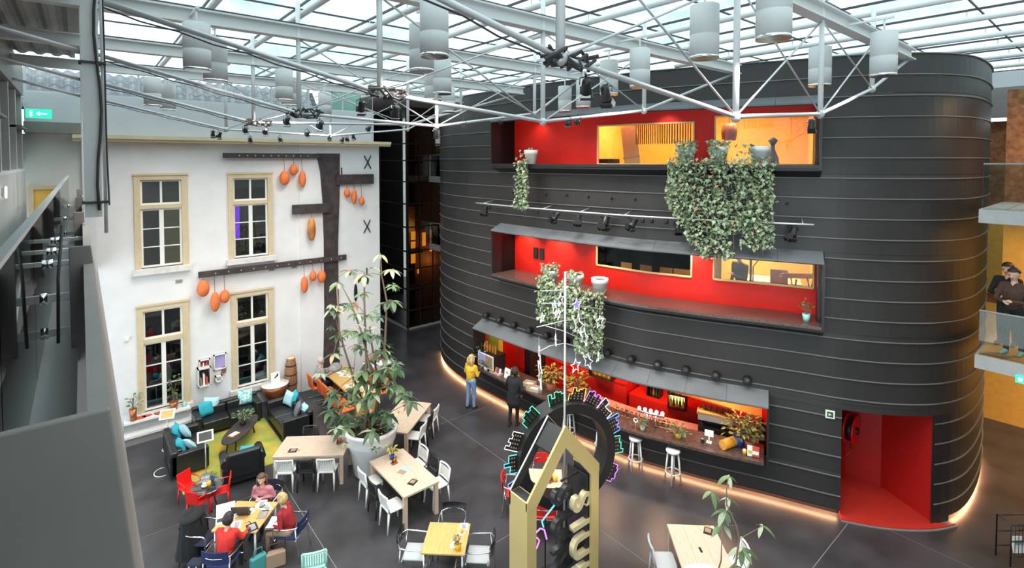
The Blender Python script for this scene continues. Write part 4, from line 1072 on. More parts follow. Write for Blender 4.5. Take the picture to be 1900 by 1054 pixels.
# display case with poster at the left end
p, a, s = onbar(912, 672, .05)
dc = thing('display_case', 'lit display case with a poster and bottles at the end of the bar', 'display case', p, a)
MB().box(-.25, .25, -.42, .42, 0.05, .55).build('box', 'black_paint', dc); MB().box(.25, .262, -.40, .40, .08, .54).build('poster_frame', 'paper', dc)
MB().box(.262, .268, -.02, .36, .12, .50).build('picture', 'c_tan', dc); MB().box(.262, .268, -.36, -.04, .12, .28).build('picture', 'purple', dc); MB().box(.262, .268, -.36, -.04, .30, .50).build('picture', 'lilac', dc)
for k in range(5):
    o = inst('bottle', BM['bottle_amber'], None, tuple(Vector(p) + Matrix.Rotation(a, 3, 'Z') @ Vector((.05, -.30 + .14 * k, .55)))); tag(o, 'amber bottle on top of the poster display case', 'bottle', 'bottles on the display case')
MB().box(-.5, -.3, -.6, .0, .1, .95).build('side_shelf', 'bottle_yellow', dc)
p, a, s = onbar(921, 692, .22)
rk = thing('card_rack', 'wooden rack of colourful cards on the bar below the poster', 'rack', p, a); MB().box(-.08, .10, -.24, .24, 0, .05).build('tray', 'wood', rk)
for k in range(7): MB().obox((-.0, -.2 + .066 * k, .12), (.05, .05, .16), (0, -.3, 0)).build('card', ('bottle_yellow', 'book_red', 'paper', 'book_orange', 'book_red', 'book_blue', 'paper')[k], rk)
p, a, s = onbar(941, 690, .22); o = MB().obox((0, 0, .16), (.012, .26, .32), (0, -.15, 0)).build('menu_card', 'paper'); o.location = p; o.rotation_euler = (0, 0, a); tag(o, 'white menu card with a small star on the bar beside the rack', 'menu card')
MB().obox((.02, .0, .20), (.006, .06, .06), (PI / 4, -.15, 0)).build('star', 'c_grey', o)
p, a, s = onbar(893, 690, .2); smallplant(p, .55, 't', .13, 70, 'leaf_pale', 'bushy pale-leaved plant in a terracotta pot at the end of the bar', size=.11, seed=8, potm='terracotta', spread=1.3)
p, a, s = onbar(902, 697, .33); smallplant(p, .25, 't', .08, 60, 'leaf_mid', 'small grassy green plant hanging over the bar edge', size=.11, seed=9, spread=1.6)
p, a, s = onbar(954, 699, .12); smallplant(p, .22, 't', .07, 40, 'leaf_yellow', 'small round yellow-green plant on the bar behind the black coat', size=.08, seed=10, spread=1.3)
p, a, s = onbar(1022, 722, -.1); smallplant(p, .5, 't', .16, 120, 'leaf_yellow', 'large orange and green bouquet on the bar beside the star pole', size=.13, seed=12, spread=1.7, potm='terracotta')
p, a, s = onbar(1072, 730, -.25); smallplant(p, .55, 't', .14, 90, 'leaf_yellow', 'tall yellow leafed plant on the bar before the amber bottles', size=.14, seed=13, spread=1.5, potm='terracotta')
for px, w, lab in ((982, .34, 'wooden tray with white cards on the bar'), (991, .4, 'open cardboard box on the bar by the tall star')):
    p, a, s = onbar(px, 705 if px == 982 else 716, .05 if px == 982 else .2); t = thing('tray', lab, 'tray', p, a + .3)
    MB().box(-.14, .14, -w / 2, w / 2, 0, .02).build('base', 'wood', t)
    for sx in (-1, 1): MB().box(-.14, .14, sx * w / 2 - .01, sx * w / 2 + .01, 0, .09).box(sx * .14 - .01, sx * .14 + .01, -w / 2, w / 2, 0, .09).build('side', 'wood', t)
    MB().box(-.08, .08, -w * .3, w * .3, .02, .05).build('contents', 'paper', t)
p, a, s = onbar(1003, 722, .25); t = thing('glass_bottle', 'clear water bottle on the bar beside the orange bouquet', 'bottle', p); MB().lathe([(.045, 0), (.045, .2), (.02, .27), (.02, .32)], 12).build('body', 'grey_plastic', t); MB().lathe([(.022, .32), (.022, .35)], 10).build('cap', 'paper', t)
# small christmas tree
p, a, s = onbar(1094, 738, .0); t = thing('christmas_tree', 'small dark decorated Christmas tree on the bar', 'tree', p)
MB().lathe([(.16, .08), (.10, .25), (.13, .25), (.07, .42), (.09, .42), (0, .62)], 14, smooth=False).build('cone', 'leaf_dark', t); MB().tube([(0, 0, 0), (0, 0, .1)], .03, 8).build('trunk', 'stem', t)
for k in range(16): MB().ell((.13 * math.cos(k * 2.4) * (1 - k / 22), .13 * math.sin(k * 2.4) * (1 - k / 22), .12 + k * .027), (.016, .016, .016), 6, 4).build('bauble', ('book_red', 'neon_pink', 'paper')[k % 3], t)
# copper racks of glasses and the beer taps
for px, lab in ((1152, 'copper wire rack of glasses on the bar beside the taps'), (1170, 'copper wire rack of glasses in the middle of the bar'), (1222, 'copper wire rack of glasses by the glowing fridge'), (1240, 'copper wire rack of glasses next to the candle plant')):
    p, a, s = onbar(px, 760 + (px - 1150) * .35, -.25); t = thing('glass_rack', lab, 'rack', p, a, 'copper glass racks on the bar')
    for z in (.02, .16): MB().tube([(-.12, -.2, z), (.12, -.2, z), (.12, .2, z), (-.12, .2, z)], .008, 5, closed=True).build('rail', 'copper', t)
    for x, y in ((-.12, -.2), (.12, -.2), (.12, .2), (-.12, .2)): MB().tube([(x, y, 0), (x, y, .17)], .008, 5).build('post', 'copper', t)
    for k in range(6): MB().lathe([(.02, 0), (.035, .02), (.04, .12)], 8, (-.055 + .11 * (k % 2), -.13 + .13 * (k // 2), .0)).build('glass', 'clear_glass', t)
p, a, s = onbar(1208, 768, -.05); tp = thing('beer_tap', 'chrome beer tap column with five white globe handles', 'beer tap', p, a)
MB().tube([(0, -.1, 0), (0, -.1, .34)], .03, 10).tube([(0, .12, 0), (0, .12, .34)], .03, 10).build('column', 'chrome', tp); MB().tube([(0, -.34, .36), (0, .34, .36)], .035, 10).build('manifold', 'chrome', tp)
for k in range(5):
    MB().tube([(.0, -.3 + .15 * k, .36), (.07, -.3 + .15 * k, .33), (.07, -.3 + .15 * k, .24)], .012, 6).build('spout', 'chrome', tp); MB().ell((.03, -.3 + .15 * k, .45), (.05, .05, .05), 10, 8).build('globe', 'neon_white', tp)
p, a, s = onbar(1180, 774, .25); t = thing('ring_stand', 'small stand with a white glowing ring on the bar', 'ornament', p, a); MB().tube([(0, 0, 0), (0, 0, .18)], .012, 6).lathe([(.05, 0), (.05, .01)], 10).build('stem', 'chrome', t); MB().tube([(0, .05 * math.cos(k * PI / 8), .23 + .05 * math.sin(k * PI / 8)) for k in range(16)], .010, 6, closed=True).build('ring', 'neon_white', t)
p, a, s = onbar(1193, 775, .2); smallplant(p, .16, 't', .07, 60, 'leaf_mid', 'small green tuft in a pot on the bar before the taps', size=.08, seed=21, spread=1.3)
p, a, s = onbar(1258, 797, .15); smallplant(p, .12, 't', .08, 70, 'leaf_mid', 'low green wreath plant with a yellow candle on the bar', size=.09, seed=22, spread=2.0, potm='yellow_pot')
# coffee machine
sm = SF(1328, 780, -.8)[0]; cm = thing('coffee_machine', 'dark coffee machine with a wooden top and bottles behind the bar', 'coffee machine', F(sm, -.85, .90), Fang(sm))
MB().box(-.22, .16, -.42, .42, .04, .16).box(-.22, -.05, -.42, .42, .16, .48).build('body', 'black_metal', cm, .01); MB().box(-.24, .2, -.45, .45, .48, .54).build('top', 'wood_yellow', cm); MB().box(-.02, .2, -.42, .42, .34, .48).build('head', 'steel', cm)
for y in (-.3, .3): MB().tube([(.1, y, .33), (.12, y, .27), (.3, y, .27)], .015, 6).build('group_handle', 'black_metal', cm)
for x in (-.2, .14):
    for y in (-.4, .4): MB().lathe([(.03, 0), (.025, .05)], 8, (x, y, 0)).build('foot', 'black_metal', cm)
M_ = Matrix.Translation(F(sm, -.85, .90)) @ Matrix.Rotation(Fang(sm), 4, 'Z')
for k in range(5): o = inst('bottle', BM['bottle_brown'], None, M_ @ Vector((0, -.28 + .14 * k, .54)), (0, 0, 0), (.8, .8, .7)); tag(o, 'brown bottle on top of the coffee machine', 'bottle', 'bottles on the coffee machine')
# till display, card reader, dispenser, flowers, leaflets
p, a, s = onbar(1316, 812, .0); t = thing('till_display', 'white till display on a stand on the bar', 'display', p, a); MB().tube([(0, 0, 0), (0, 0, .2)], .02, 8).box(-.06, .06, -.06, .06, 0, .015).build('stand', 'paper', t); MB().obox((.02, 0, .24), (.02, .2, .14), (0, -.3, 0)).build('display', 'screen', t)
p, a, s = onbar(1304, 815, .08); o = MB().box(-.04, .04, -.04, .04, 0, .10).build('card_reader', 'black_paint', None, .008); o.location = p; o.rotation_euler = (0, 0, a); tag(o, 'small black card reader on the bar beside the till display', 'card reader')
MB().obox((.02, 0, .105), (.05, .06, .006), (0, .2, 0)).build('keypad', 'c_grey', o)
p, a, s = onbar(1352, 828, .05); t = thing('paper_roll', 'large orange cylinder lying on the bar', 'roll', (p[0], p[1], p[2] + .11), a + .9); MB().lathe([(.11, -.2), (.115, -.19), (.115, .19), (.11, .2)], 20).xf(Matrix.Rotation(PI / 2, 4, 'X')).build('roll', 'pumpkin', t); MB().lathe([(.03, -.205), (.03, .205)], 12).xf(Matrix.Rotation(PI / 2, 4, 'X')).build('core', 'wood', t)
p, a, s = onbar(1372, 822, -.15); smallplant(p, .5, 't', .15, 130, 'leaf_yellow', 'big yellow flower bouquet at the end of the bar', size=.12, seed=31, spread=1.5, potm='blue_pot')
p, a, s = onbar(1391, 822, -.12); smallplant(p, .55, 't', .12, 100, 'leaf_mid', 'dark green leafy bouquet against the end of the bar', size=.12, seed=32, spread=1.4, potm='terracotta')
p, a, s = onbar(1381, 838, .2); t = thing('candle_jar', 'small yellow pot before the blue vase on the bar', 'pot', p); MB().lathe([(.04, 0), (.05, .10), (.04, .10), (.035, .02)], 12).build('jar', 'yellow_pot', t); MB().lathe([(.03, .08), (.03, .12)], 8).build('wax', 'paper', t)
for px, py, m1, m2, lab in ((1393, 845, 'paper', 'bottle_yellow', 'leaflet holder with yellow and blue leaflets on the bar'), (1402, 838, 'book_red', 'paper', 'leaflet holder with red leaflets at the end of the bar')):
    p, a, s = onbar(px, py, .22); t = thing('leaflet_holder', lab, 'leaflet holder', p, a); MB().obox((0, 0, .12), (.02, .16, .24), (0, -.2, 0)).build('leaflet', m1, t); MB().obox((.018, 0, .10), (.006, .13, .07), (0, -.2, 0)).build('print', m2, t); MB().box(-.05, .06, -.09, .09, 0, .03).build('base', 'clear_glass', t)

# ================================================================== ROOMS: what shows through the upper windows
def spt(px, py, n, z): s, _ = SF(px, py, n); return F(s, n, z), Fang(s)
for px in (1163, 1198, 1236, 1262, 1280):
    p, a = spt(px, 500, -1.1, 4.5); t = thing('wooden_chair', 'wooden chair back in the dark room behind the red middle bay', 'chair', (p[0], p[1], 3.75), a, 'chairs in the dark room')
    MB().box(-.02, .02, -.17, .17, 1.05, 1.30).build('backrest', 'wood_orange', t); MB().box(-.02, .4, -.2, .2, .70, .74).build('seat', 'wood_brown', t)
    for x in (0, .36):
        for y in (-.17, .17): MB().box(x - .015, x + .015, y - .015, y + .015, 0, 1.1 if x == 0 else .7).build('leg', 'wood_brown', t)
p, a = spt(1432, 510, -2.0, 0); t = thing('music_room_table', 'pale table in the amber music room', 'table', (p[0], p[1], 3.75), a); MB().box(-.4, .4, -.7, .7, 1.02, 1.06).build('top', 'amber_pale', t)
for x in (-.35, .35):
    for y in (-.65, .65): MB().box(x - .03, x + .03, y - .03, y + .03, 0, 1.02).build('leg', 'amber_pale', t)
p, a = spt(1488, 510, -1.3, 0); t = thing('keyboard', 'keyboard on a crossed stand in the amber music room', 'keyboard', (p[0], p[1], 3.75), a + .4); MB().obox((0, 0, 1.35), (.3, 1.1, .09), (0, -.3, 0)).build('keyboard_case', 'wood_brown', t); MB().obox((.05, 0, 1.42), (.14, 1.0, .02), (0, -.3, 0)).build('keys', 'paper', t)
for q in (-1, 1): MB().tube([(q * .22, -.2, 0), (-q * .15, -.2, 1.3)], .025, 6).tube([(q * .22, .2, 0), (-q * .15, .2, 1.3)], .025, 6).build('stand', 'wood_brown', t)
p, a = spt(1446, 520, -.95, 0); t = thing('music_stool', 'dark padded chair before the keyboard in the music room', 'chair', (p[0], p[1], 3.75), a); MB().box(-.2, .2, -.2, .2, .95, 1.02).build('seat', 'wood_brown', t); MB().box(-.2, -.16, -.2, .2, 1.0, 1.5).build('backrest', 'wood_brown', t)
for x in (-.17, .17):
    for y in (-.17, .17): MB().box(x - .02, x + .02, y - .02, y + .02, 0, .95).build('leg', 'wood_brown', t)
p, a = spt(1398, 505, -1.3, 0); t = thing('microphone_stand', 'thin black microphone stand in the music room', 'microphone stand', (p[0], p[1], 3.75), a); MB().tube([(0, 0, 0), (0, 0, 1.5), (.1, .3, 1.95)], .015, 6).build('pole', 'black_metal', t)
for k in range(3): MB().tube([(0, 0, .3), (.25 * math.cos(k * 2.1), .25 * math.sin(k * 2.1), 0)], .012, 5).build('leg', 'black_metal', t)
p, a = spt(1352, 258, -1.3, 8.75); t = thing('pendant_lamp', 'dark drum pendant lamp in the upper amber room', 'lamp', p, a); MB().lathe([(.17, -.22), (.2, 0), (.17, .22)], 18).build('lamp_shade', 'wood_brown', t); MB().tube([(0, 0, .2), (0, 0, 9.74 - p[2])], .008, 5).build('cord', 'cord', t)
p, a = spt(1433, 300, -1.1, 7.95); t = thing('floor_vase', 'dark slender vase silhouette in the upper amber room', 'vase', (p[0], p[1], 7.2), a); MB().lathe([(.15, 0), (.17, .5), (.14, .85), (.05, 1.08), (.05, 1.2), (.12, 1.3), (.04, 1.38)], 14).build('body', 'dark_brown', t); MB().lathe([(.16, 0), (.18, .03)], 14).build('foot', 'dark_brown', t)
p, a = spt(1172, 290, -1.3, 0); t = thing('leaning_board', 'pale board leaning in the upper amber room', 'board', (p[0], p[1], 7.2), a); MB().obox((0, 0, .9), (.03, .5, 1.75), (.12, 0, 0)).build('panel', 'amber_pale', t); MB().obox((.02, 0, .9), (.02, .54, .05), (.12, 0, 0)).build('batten', 'wood', t)
p, a = spt(1126, 297, -1.0, 0); t = thing('black_cabinet', 'low black cabinet in the upper amber room behind the ribbed window', 'cabinet', (p[0], p[1], 7.2), a); MB().box(-.2, .2, -.3, .3, 0, .85).build('body', 'black_paint', t); MB().box(.2, .21, -.28, .28, .4, .83).build('door', 'black_satin', t)
for k in range(9):      # ribbed curtain
    pass
t = thing('ribbed_blind', 'brown ribbed blind hanging in the upper amber room', 'blind')
s0 = SF(1180, 260, -.9)[0]; s1 = SF(1285, 260, -.9)[0]
for k in range(26): MB().sweep([(-.9, 8.45 + .02 * (k % 3)), (-.89, 8.45), (-.89, 9.05), (-.9, 9.05)], s0 + (s1 - s0) * k / 26, s0 + (s1 - s0) * (k + .45) / 26, .1).build('slat', 'wood_brown', t)
MB().sweep([(-.92, 9.05), (-.87, 9.05), (-.87, 9.75), (-.92, 9.75)], s0, s1).build('rail', 'amber_wall', t)
# spots added under the canopies to brighten the red walls
def bayspot(s, z, n, power, lab, tgt):
    t = thing('added_bay_spot', lab, 'downlight', F(s, n, z), 0, 'added spots in the window bays'); MB().lathe([(.05, -.02), (.06, 0), (.06, .02)], 12).build('ring', 'steel', t); MB().lathe([(0, -.012), (.045, -.012), (.045, -.005)], 12).build('lens', 'lens_soft', t)
    light('SPOT', F(s, n, z - .04), power, (1, .75, .55), .05, tgt, spot=2.0, blend=.8)
for s in (11.0, 12.4, 14.2, 16.6): bayspot(s, 5.84, -.2, 75, 'small added spot under the canopy of the middle bay', F(s, -.6, 4.8))
for s in (11.6, 16.0): bayspot(s, 9.35, -.2, 14, 'small added spot under the canopy of the top bay', F(s, -.6, 8.3))
for px in (993, 1004):
    s, z = SF(px, 492, -.55); t = thing('wall_hatch', 'small black hatch on the red wall of the middle bay', 'hatch', F(s, -.595, 4.85), Fang(s), 'hatches on the red wall'); MB().box(0, .03, -.09, .09, 0, .36).build('frame', 'black_paint', t); MB().box(.03, .035, -.06, .06, .03, .33).build('cover', 'black_satin', t)
# ================================================================== POTS AND IVY
def pot(s, z, lab, r0=.21, h=.42, n=.14, fill=True):
    t = thing('flower_pot', lab, 'flower pot', F(s, n, z), 0, 'white pots on the window bays')
    MB().lathe([(r0 * .68, 0), (r0 * .92, h * .72), (r0, h * .72), (r0 * 1.02, h), (r0 * .92, h), (r0 * .88, h * .85), (0, h * .85)], 22).build('pot', 'planter', t)
    MB().lathe([(0, h * .87), (r0 * .88, h * .87), (r0 * .88, h * .85)], 16).build('soil', 'soil', t)
    return t
def ivy(s0, s1, z, prof, n, label, seed, tops=(), leafL=.105, mix=('leaf_orange',)):
    t = thing('hanging_ivy', label, 'hanging plant', F((s0 + s1) / 2, .4, z)); org = Vector(t.location); r = random.Random(seed)
    lf, ac, st = MB(), MB(), MB()
    def put(m, s, nn, zz, L):
        p = Vector(F(s, nn, zz)) - org; o_ = Vector(F(s, nn + 1, zz)) - Vector(F(s, nn, zz))
        d = o_ * r.uniform(.1, .9) + Vector((r.uniform(-.7, .7), r.uniform(-.7, .7), r.uniform(-1.3, .2)))
        leaf(m, p, d, L, r, .85)
    for k in range(n):
        u = r.random(); s = s0 + (s1 - s0) * u; ln = prof(u); q = r.random() ** .9
        put(ac if r.random() < .022 else lf, s, .50 + r.uniform(-.06, .16) * (1 - .3 * q), z + .10 - q * (ln + .1), leafL * r.uniform(.6, 1.35))
    for s, z0, h, nn in tops:
        for k in range(nn):
            a = r.uniform(0, 2 * PI); put(lf, s + .26 * math.cos(a) * r.random() ** .4, .16 + .22 * math.sin(a), z0 + r.uniform(-.05, h), leafL * r.uniform(.7, 1.2))
        for k in range(nn // 2): put(lf, s + r.uniform(-.2, .2), r.uniform(.3, .55), z0 - r.uniform(0, .35), leafL)
    for k in range(int((s1 - s0) * 16)):
        u = r.random(); s = s0 + (s1 - s0) * u; ln = prof(u) * r.uniform(.8, 1.12)
        st.tube([Vector(F(s, .3, z + .1)) - org, Vector(F(s, .5, z)) - org, Vector(F(s + r.uniform(-.05, .05), .50, z - ln * .5)) - org, Vector(F(s + r.uniform(-.08, .08), .50, z - ln)) - org], .006, 4)
    for m, nm, mt in ((lf, 'foliage', 'ivy'), (ac, 'faded_leaves', 'leaf_orange')):
        if m.f: m.build(nm, mt, t)['kind'] = 'stuff'
    st.build('vines', 'stem', t)['kind'] = 'stuff'
    return t
sA = SF(983, 290, .2)[0]; pot(sA, 7.9, 'white pot alone at the end of the top bay with a narrow ivy'); ivy(sA - .22, sA + .2, 7.95, lambda u: 1.38, 420, 'narrow ivy column hanging from the lone pot on the top bay', 5, [(sA - .15, 8.2, .2, 26)], .10)
tb_ = [SF(x, 290, .2)[0] for x in (1272, 1333, 1411)]
for s, lab in zip(tb_, ('ivy covered white pot beside the ribbed window on the top bay', 'ivy covered white pot between two others on the top bay', 'bare white pot at the end of the ivy row on the top bay')): pot(s, 7.9, lab, .22, .43)
ivy(SF(1240, 350, .5)[0], SF(1436, 350, .5)[0], 7.98, lambda u: (1.0 + 1.25 * min(1, u * 3.0)) if u < .62 else (1.55 if u < .70 else 1.95), 2300, 'broad curtain of ivy hanging from three pots on the top bay', 6, [(tb_[0], 8.3, .2, 110), (tb_[1], 8.3, .2, 110), (tb_[2] - .3, 8.2, .2, 26)], .10)
mb_ = [SF(x, 515, .2)[0] for x in (1020, 1066, 1111)]
for s, lab in zip(mb_, ('ivy covered white pot at the hatch side of the middle bay', 'white pot in the middle of the three on the middle bay', 'bare white pot at the end of the row on the middle bay')): pot(s, 4.35, lab, .23, .44)
ivy(SF(1000, 560, .5)[0], SF(1120, 560, .5)[0], 4.45, lambda u: 1.05 if u < .45 else (1.0 if u < .6 else 1.7), 1500, 'bushy ivy hanging from three pots on the middle bay', 7, [(mb_[0], 4.7, .3, 150), (mb_[1], 4.75, .15, 60)], .105)
p, a = spt(1496, 585, .1, 4.35); smallplant(p, .3, 't', .085, 40, 'leaf_mid', 'small plant in a cyan pot at the end of the middle bay sill', size=.09, seed=41, potm='cyan_pot', poth=.18)
# ================================================================== FURNITURE
def tl(c, ang, x, y, z=0.0):
    return (c[0] + x * math.cos(ang) - y * math.sin(ang), c[1] + x * math.sin(ang) + y * math.cos(ang), z)
def rug():
    m = MB(); nx, ny = 10, 12; r = random.Random(2)
    o = MB().box(0, 2.5, 0, 2.75, 0, .014).build('rug', 'rug'); o.location = (1.72, 14.35, 0.0)
    tag(o, 'green and yellow mottled rug between the black sofas', 'rug')
    return o
rug()
def sofa(name, label, W, D, loc, rz, group='black leather seats', arms=True, h=.70):
    t = thing(name, label, 'sofa' if W > 1.1 else 'armchair', loc, rz, group); w = W / 2; d = D / 2; a = .17
    MB().box(-d + .05, d - .02, -w + .05, w - .05, .10, .30).build('base', 'leather', t, .02)
    k = 2 if W > 1.1 else 1
    for i in range(k):
        y0 = -w + a + (W - 2 * a) * i / k; y1 = -w + a + (W - 2 * a) * (i + 1) / k
        MB().box(-d + .18, d, y0 + .004, y1 - .004, .29, .43).build('seat_cushion', 'leather', t, .035, 3)
        MB().box(-d + .12, -d + .28, y0 + .01, y1 - .01, .40, h - .04).build('back_cushion', 'leather', t, .05, 3)
    MB().box(-d, -d + .16, -w, w, .08, h).build('backrest', 'leather', t, .04, 3)
    for s in (-1, 1): MB().box(-d, d, s * w - (a if s > 0 else 0), s * w + (0 if s > 0 else a), .08, h - .08).build('arm', 'leather', t, .04, 3)
    for x in (-d + .08, d - .08):
        for y in (-w + .1, w - .1): MB().box(x - .025, x + .025, y - .025, y + .025, 0, .10).build('foot', 'black_metal', t)
    return t
sofa('leather_sofa', 'black leather sofa along the white facade', 1.76, .78, (3.25, 17.32, 0), -PI / 2)
sofa('leather_sofa', 'black leather sofa between the rug and the pale dining table', 1.7, .85, (4.66, 16.02, .0), PI)
sofa('leather_sofa', 'black leather sofa beside the white ledge with floor lamp stands', 1.62, .84, (1.99, 15.95, .0), 0)
ac = thing('leather_armchair', 'black leather club armchair with rolled arms on the rug edge', 'armchair', (2.98, 14.2, .014), PI / 2 - .12, 'black leather seats')
MB().box(-.32, .36, -.38, .38, .08, .3).build('base', 'leather', ac, .03); MB().box(-.2, .38, -.27, .27, .28, .44).build('seat_cushion', 'leather', ac, .05, 3)
MB().obox((-.33, 0, .55), (.16, .78, .66), (0, -.12, 0)).build('backrest', 'leather', ac, .07, 3); MB().obox((-.22, 0, .62), (.12, .52, .40), (0, -.12, 0)).build('back_cushion', 'leather', ac, .05, 3)
for s in (-1, 1):
    MB().box(-.36, .36, s * .38 - .09, s * .38 + .09, .08, .52).build('arm', 'leather', ac, .05, 3)
    MB().tube([(-.36, s * .40, .60), (.05, s * .40, .58), (.38, s * .40, .52)], .10, 12).build('arm_roll', 'leather', ac)
for x in (-.28, .3):
    for y in (-.3, .3): MB().lathe([(.025, 0), (.03, .08)], 8, (x, y, 0)).build('foot', 'black_metal', ac)
def cushion(loc, rot, m, lab, s=.42):
    n = 8; v = []; f = []
    for sgn in (1, -1):
        for i in range(n + 1):
            for j in range(n + 1):
                u, w = 2 * i / n - 1, 2 * j / n - 1
                pin = 1 - .10 * (1 - max(abs(u), abs(w)) ** 6) * 0 - .06 * (u * u * (1 - w * w) + w * w * (1 - u * u))
                v.append((u * s / 2 * pin, w * s / 2 * pin, sgn * .085 * ((1 - u ** 4) * (1 - w ** 4)) ** .6))
    N = (n + 1) ** 2
    for q in range(2):
        for i in range(n):
            for j in range(n):
                a = q * N + i * (n + 1) + j; g = (a, a + n + 1, a + n + 2, a + 1); f.append(g if q == 0 else g[::-1])
    o = MB().add(v, f, True).build('cushion', m); o.location = loc; o.rotation_euler = rot; tag(o, lab, 'cushion', 'scatter cushions'); return o
cushion((2.72, 17.46, .64), (1.2, 0, .3), 'teal', 'teal cushion in front on the sofa along the facade'); cushion((2.86, 17.55, .68), (1.25, .2, -.1), 'pale_blue', 'pale blue cushion leaning behind the teal one by the facade')
cushion((3.78, 17.5, .66), (1.2, 0, -.1), 'teal_print', 'teal patterned cushion on the sofa along the facade')
cushion((4.80, 16.52, .66), (1.25, .1, -1.2), 'pale_blue', 'pale blue cushion on the sofa beside the dining table'); cushion((4.92, 16.40, .68), (1.2, 0, -1.7), 'teal', 'teal cushion behind the pale one beside the dining table')
cushion((4.80, 15.68, .64), (1.2, .1, -1.9), 'grey_cushion', 'dark grey cushion on the sofa beside the dining table', .40); cushion((4.93, 15.52, .64), (1.2, 0, -1.5), 'pale_blue', 'small pale cushion behind the grey one beside the dining table', .34)
cushion((1.86, 16.45, .64), (1.2, 0, 1.3), 'teal', 'teal cushion at the far arm of the sofa by the ledge'); cushion((2.02, 16.32, .66), (1.15, .3, 1.7), 'pale_blue', 'pale blue cushion beside the teal one by the ledge')
cushion((1.84, 15.62, .62), (1.2, 0, 1.5), 'teal', 'teal cushion near the sign stand on the sofa by the ledge', .36); cushion((2.02, 15.66, .58), (.9, .3, 1.8), 'pale_blue', 'white cushion near the sign stand on the sofa by the ledge', .36)
cushion((2.92, 14.30, .52), (.4, 0, .2), 'pale_blue', 'pale cushion lying on the club armchair', .34); cushion((3.12, 14.34, .55), (.7, .1, -.3), 'teal', 'teal cushion lying on the club armchair', .32)
# coffee table
a = math.atan2(1.28, .99)
cf = thing('coffee_table', 'dark boat-shaped coffee table on the rug', 'coffee table', (3.32, 15.98, .014), a)
poly = [(.82 * math.cos(k * PI / 14), .30 * abs(math.sin(k * PI / 14)) ** .8 * (1 if k <= 14 else -1)) for k in range(28)]
MB().prism(poly, .38, .42).build('top', 'dark_brown', cf, .01)
for x in (-.55, .55):
    for y in (-.1, .1): MB().tube([(x * .85, y, .38), (x, y * 1.3, 0)], .02, 8).build('leg', 'black_metal', cf)
smallplant((3.42, 16.16, .434), .22, 'x', .10, 60, 'leaf_mid', 'small green plant on the coffee table', size=.11, seed=51, potm='dark_brown', spread=1.4)
t = thing('magazine', 'magazines lying on the coffee table', 'magazine', (3.1, 15.72, .434), .5); MB().box(-.13, .13, -.09, .09, 0, .012).build('cover', 'book_orange', t); MB().box(-.09, .12, -.06, .08, .012, .02).build('cover', 'paper', t)
# round glass table + red chairs
rt_ = thing('round_table', 'small round glass table among the red chairs', 'table', (2.08, 13.42, 0)); rt_.scale = (.9, .9, .82); MB().lathe([(0, .685), (.36, .685), (.37, .69), (.36, .70), (0, .70)], 28).build('top', 'clear_glass', rt_)
for k in range(3): MB().tube([(.1 * math.cos(k * 2.1 + .5), .1 * math.sin(k * 2.1 + .5), .685), (.24 * math.cos(k * 2.1 + .5), .24 * math.sin(k * 2.1 + .5), 0)], .018, 8).build('leg', 'red_plastic', rt_)
MB().lathe([(.33, .62), (.34, .63), (.33, .64)], 24).build('ring', 'chrome', rt_)
def chair_red():
    t = thing('red_chair', 'x', 'chair')
    MB().prism([(-.2, -.2), (.22, -.22), (.24, 0), (.22, .22), (-.2, .2)], .43, .46).build('seat', 'red_plastic', t, .012)
    MB().obox((-.24, 0, .64), (.03, .40, .40), (0, -.16, 0)).build('backrest', 'red_plastic', t, .012)
    for x, y in ((-.2, -.18), (-.2, .18), (.19, -.19), (.19, .19)): MB().tube([(x, y, .45), (x * 1.15, y * 1.1, 0)], [.026, .016], 6).build('leg', 'red_plastic', t)
    for s in (-1, 1): MB().tube([(-.24, s * .2, .66), (.02, s * .24, .65), (.12, s * .23, .60), (.14, s * .21, .45)], .018, 6).build('arm', 'red_plastic', t)
    return t
cr = None
for px, py, lab in ((353, 932, 'red plastic armchair on the rug side of the round glass table'), (370, 957, 'red plastic armchair nearest the group table'), (409, 938, 'red plastic armchair beside the black club armchair')):
    p = G(px, py, 0); an = math.atan2(13.42 - p[1], 2.08 - p[0])
    if cr is None: cr = chair_red(); tag(cr, lab, None, 'red chairs at the round glass table'); cr.location = p; cr.rotation_euler = (0, 0, an); cr.scale = (.82, .82, .82)
    else: dup(cr, p, an, lab)
def cup(loc, lab, m='paper'):
    t = thing('cup', lab, 'cup', loc); MB().lathe([(.025, 0), (.038, .07), (.034, .07), (.022, .01), (0, .01)], 12).build('bowl', m, t); MB().lathe([(.0, -.0), (.06, .0), (.065, .012)], 14).build('saucer', 'paper', t); MB().tube([(.035, 0, .055), (.06, 0, .045), (.03, 0, .02)], .005, 5).build('handle', m, t); return t
cup((2.02, 13.4, .575), 'white cup on the round glass table'); t = thing('candle_jar', 'amber candle jar on the round glass table', 'candle', (2.10, 13.33, .575)); MB().lathe([(.04, 0), (.045, .10), (.035, .10), (.03, .02)], 12).build('jar', 'yellow_pot', t); MB().lathe([(.028, .03), (.028, .07)], 8).build('wax', 'pumpkin', t)
smallplant((2.2, 13.5, .575), .08, 'x', .05, 26, 'leaf_dark', 'tiny dark plant in a blue pot on the round glass table', size=.06, seed=52, potm='blue_pot')

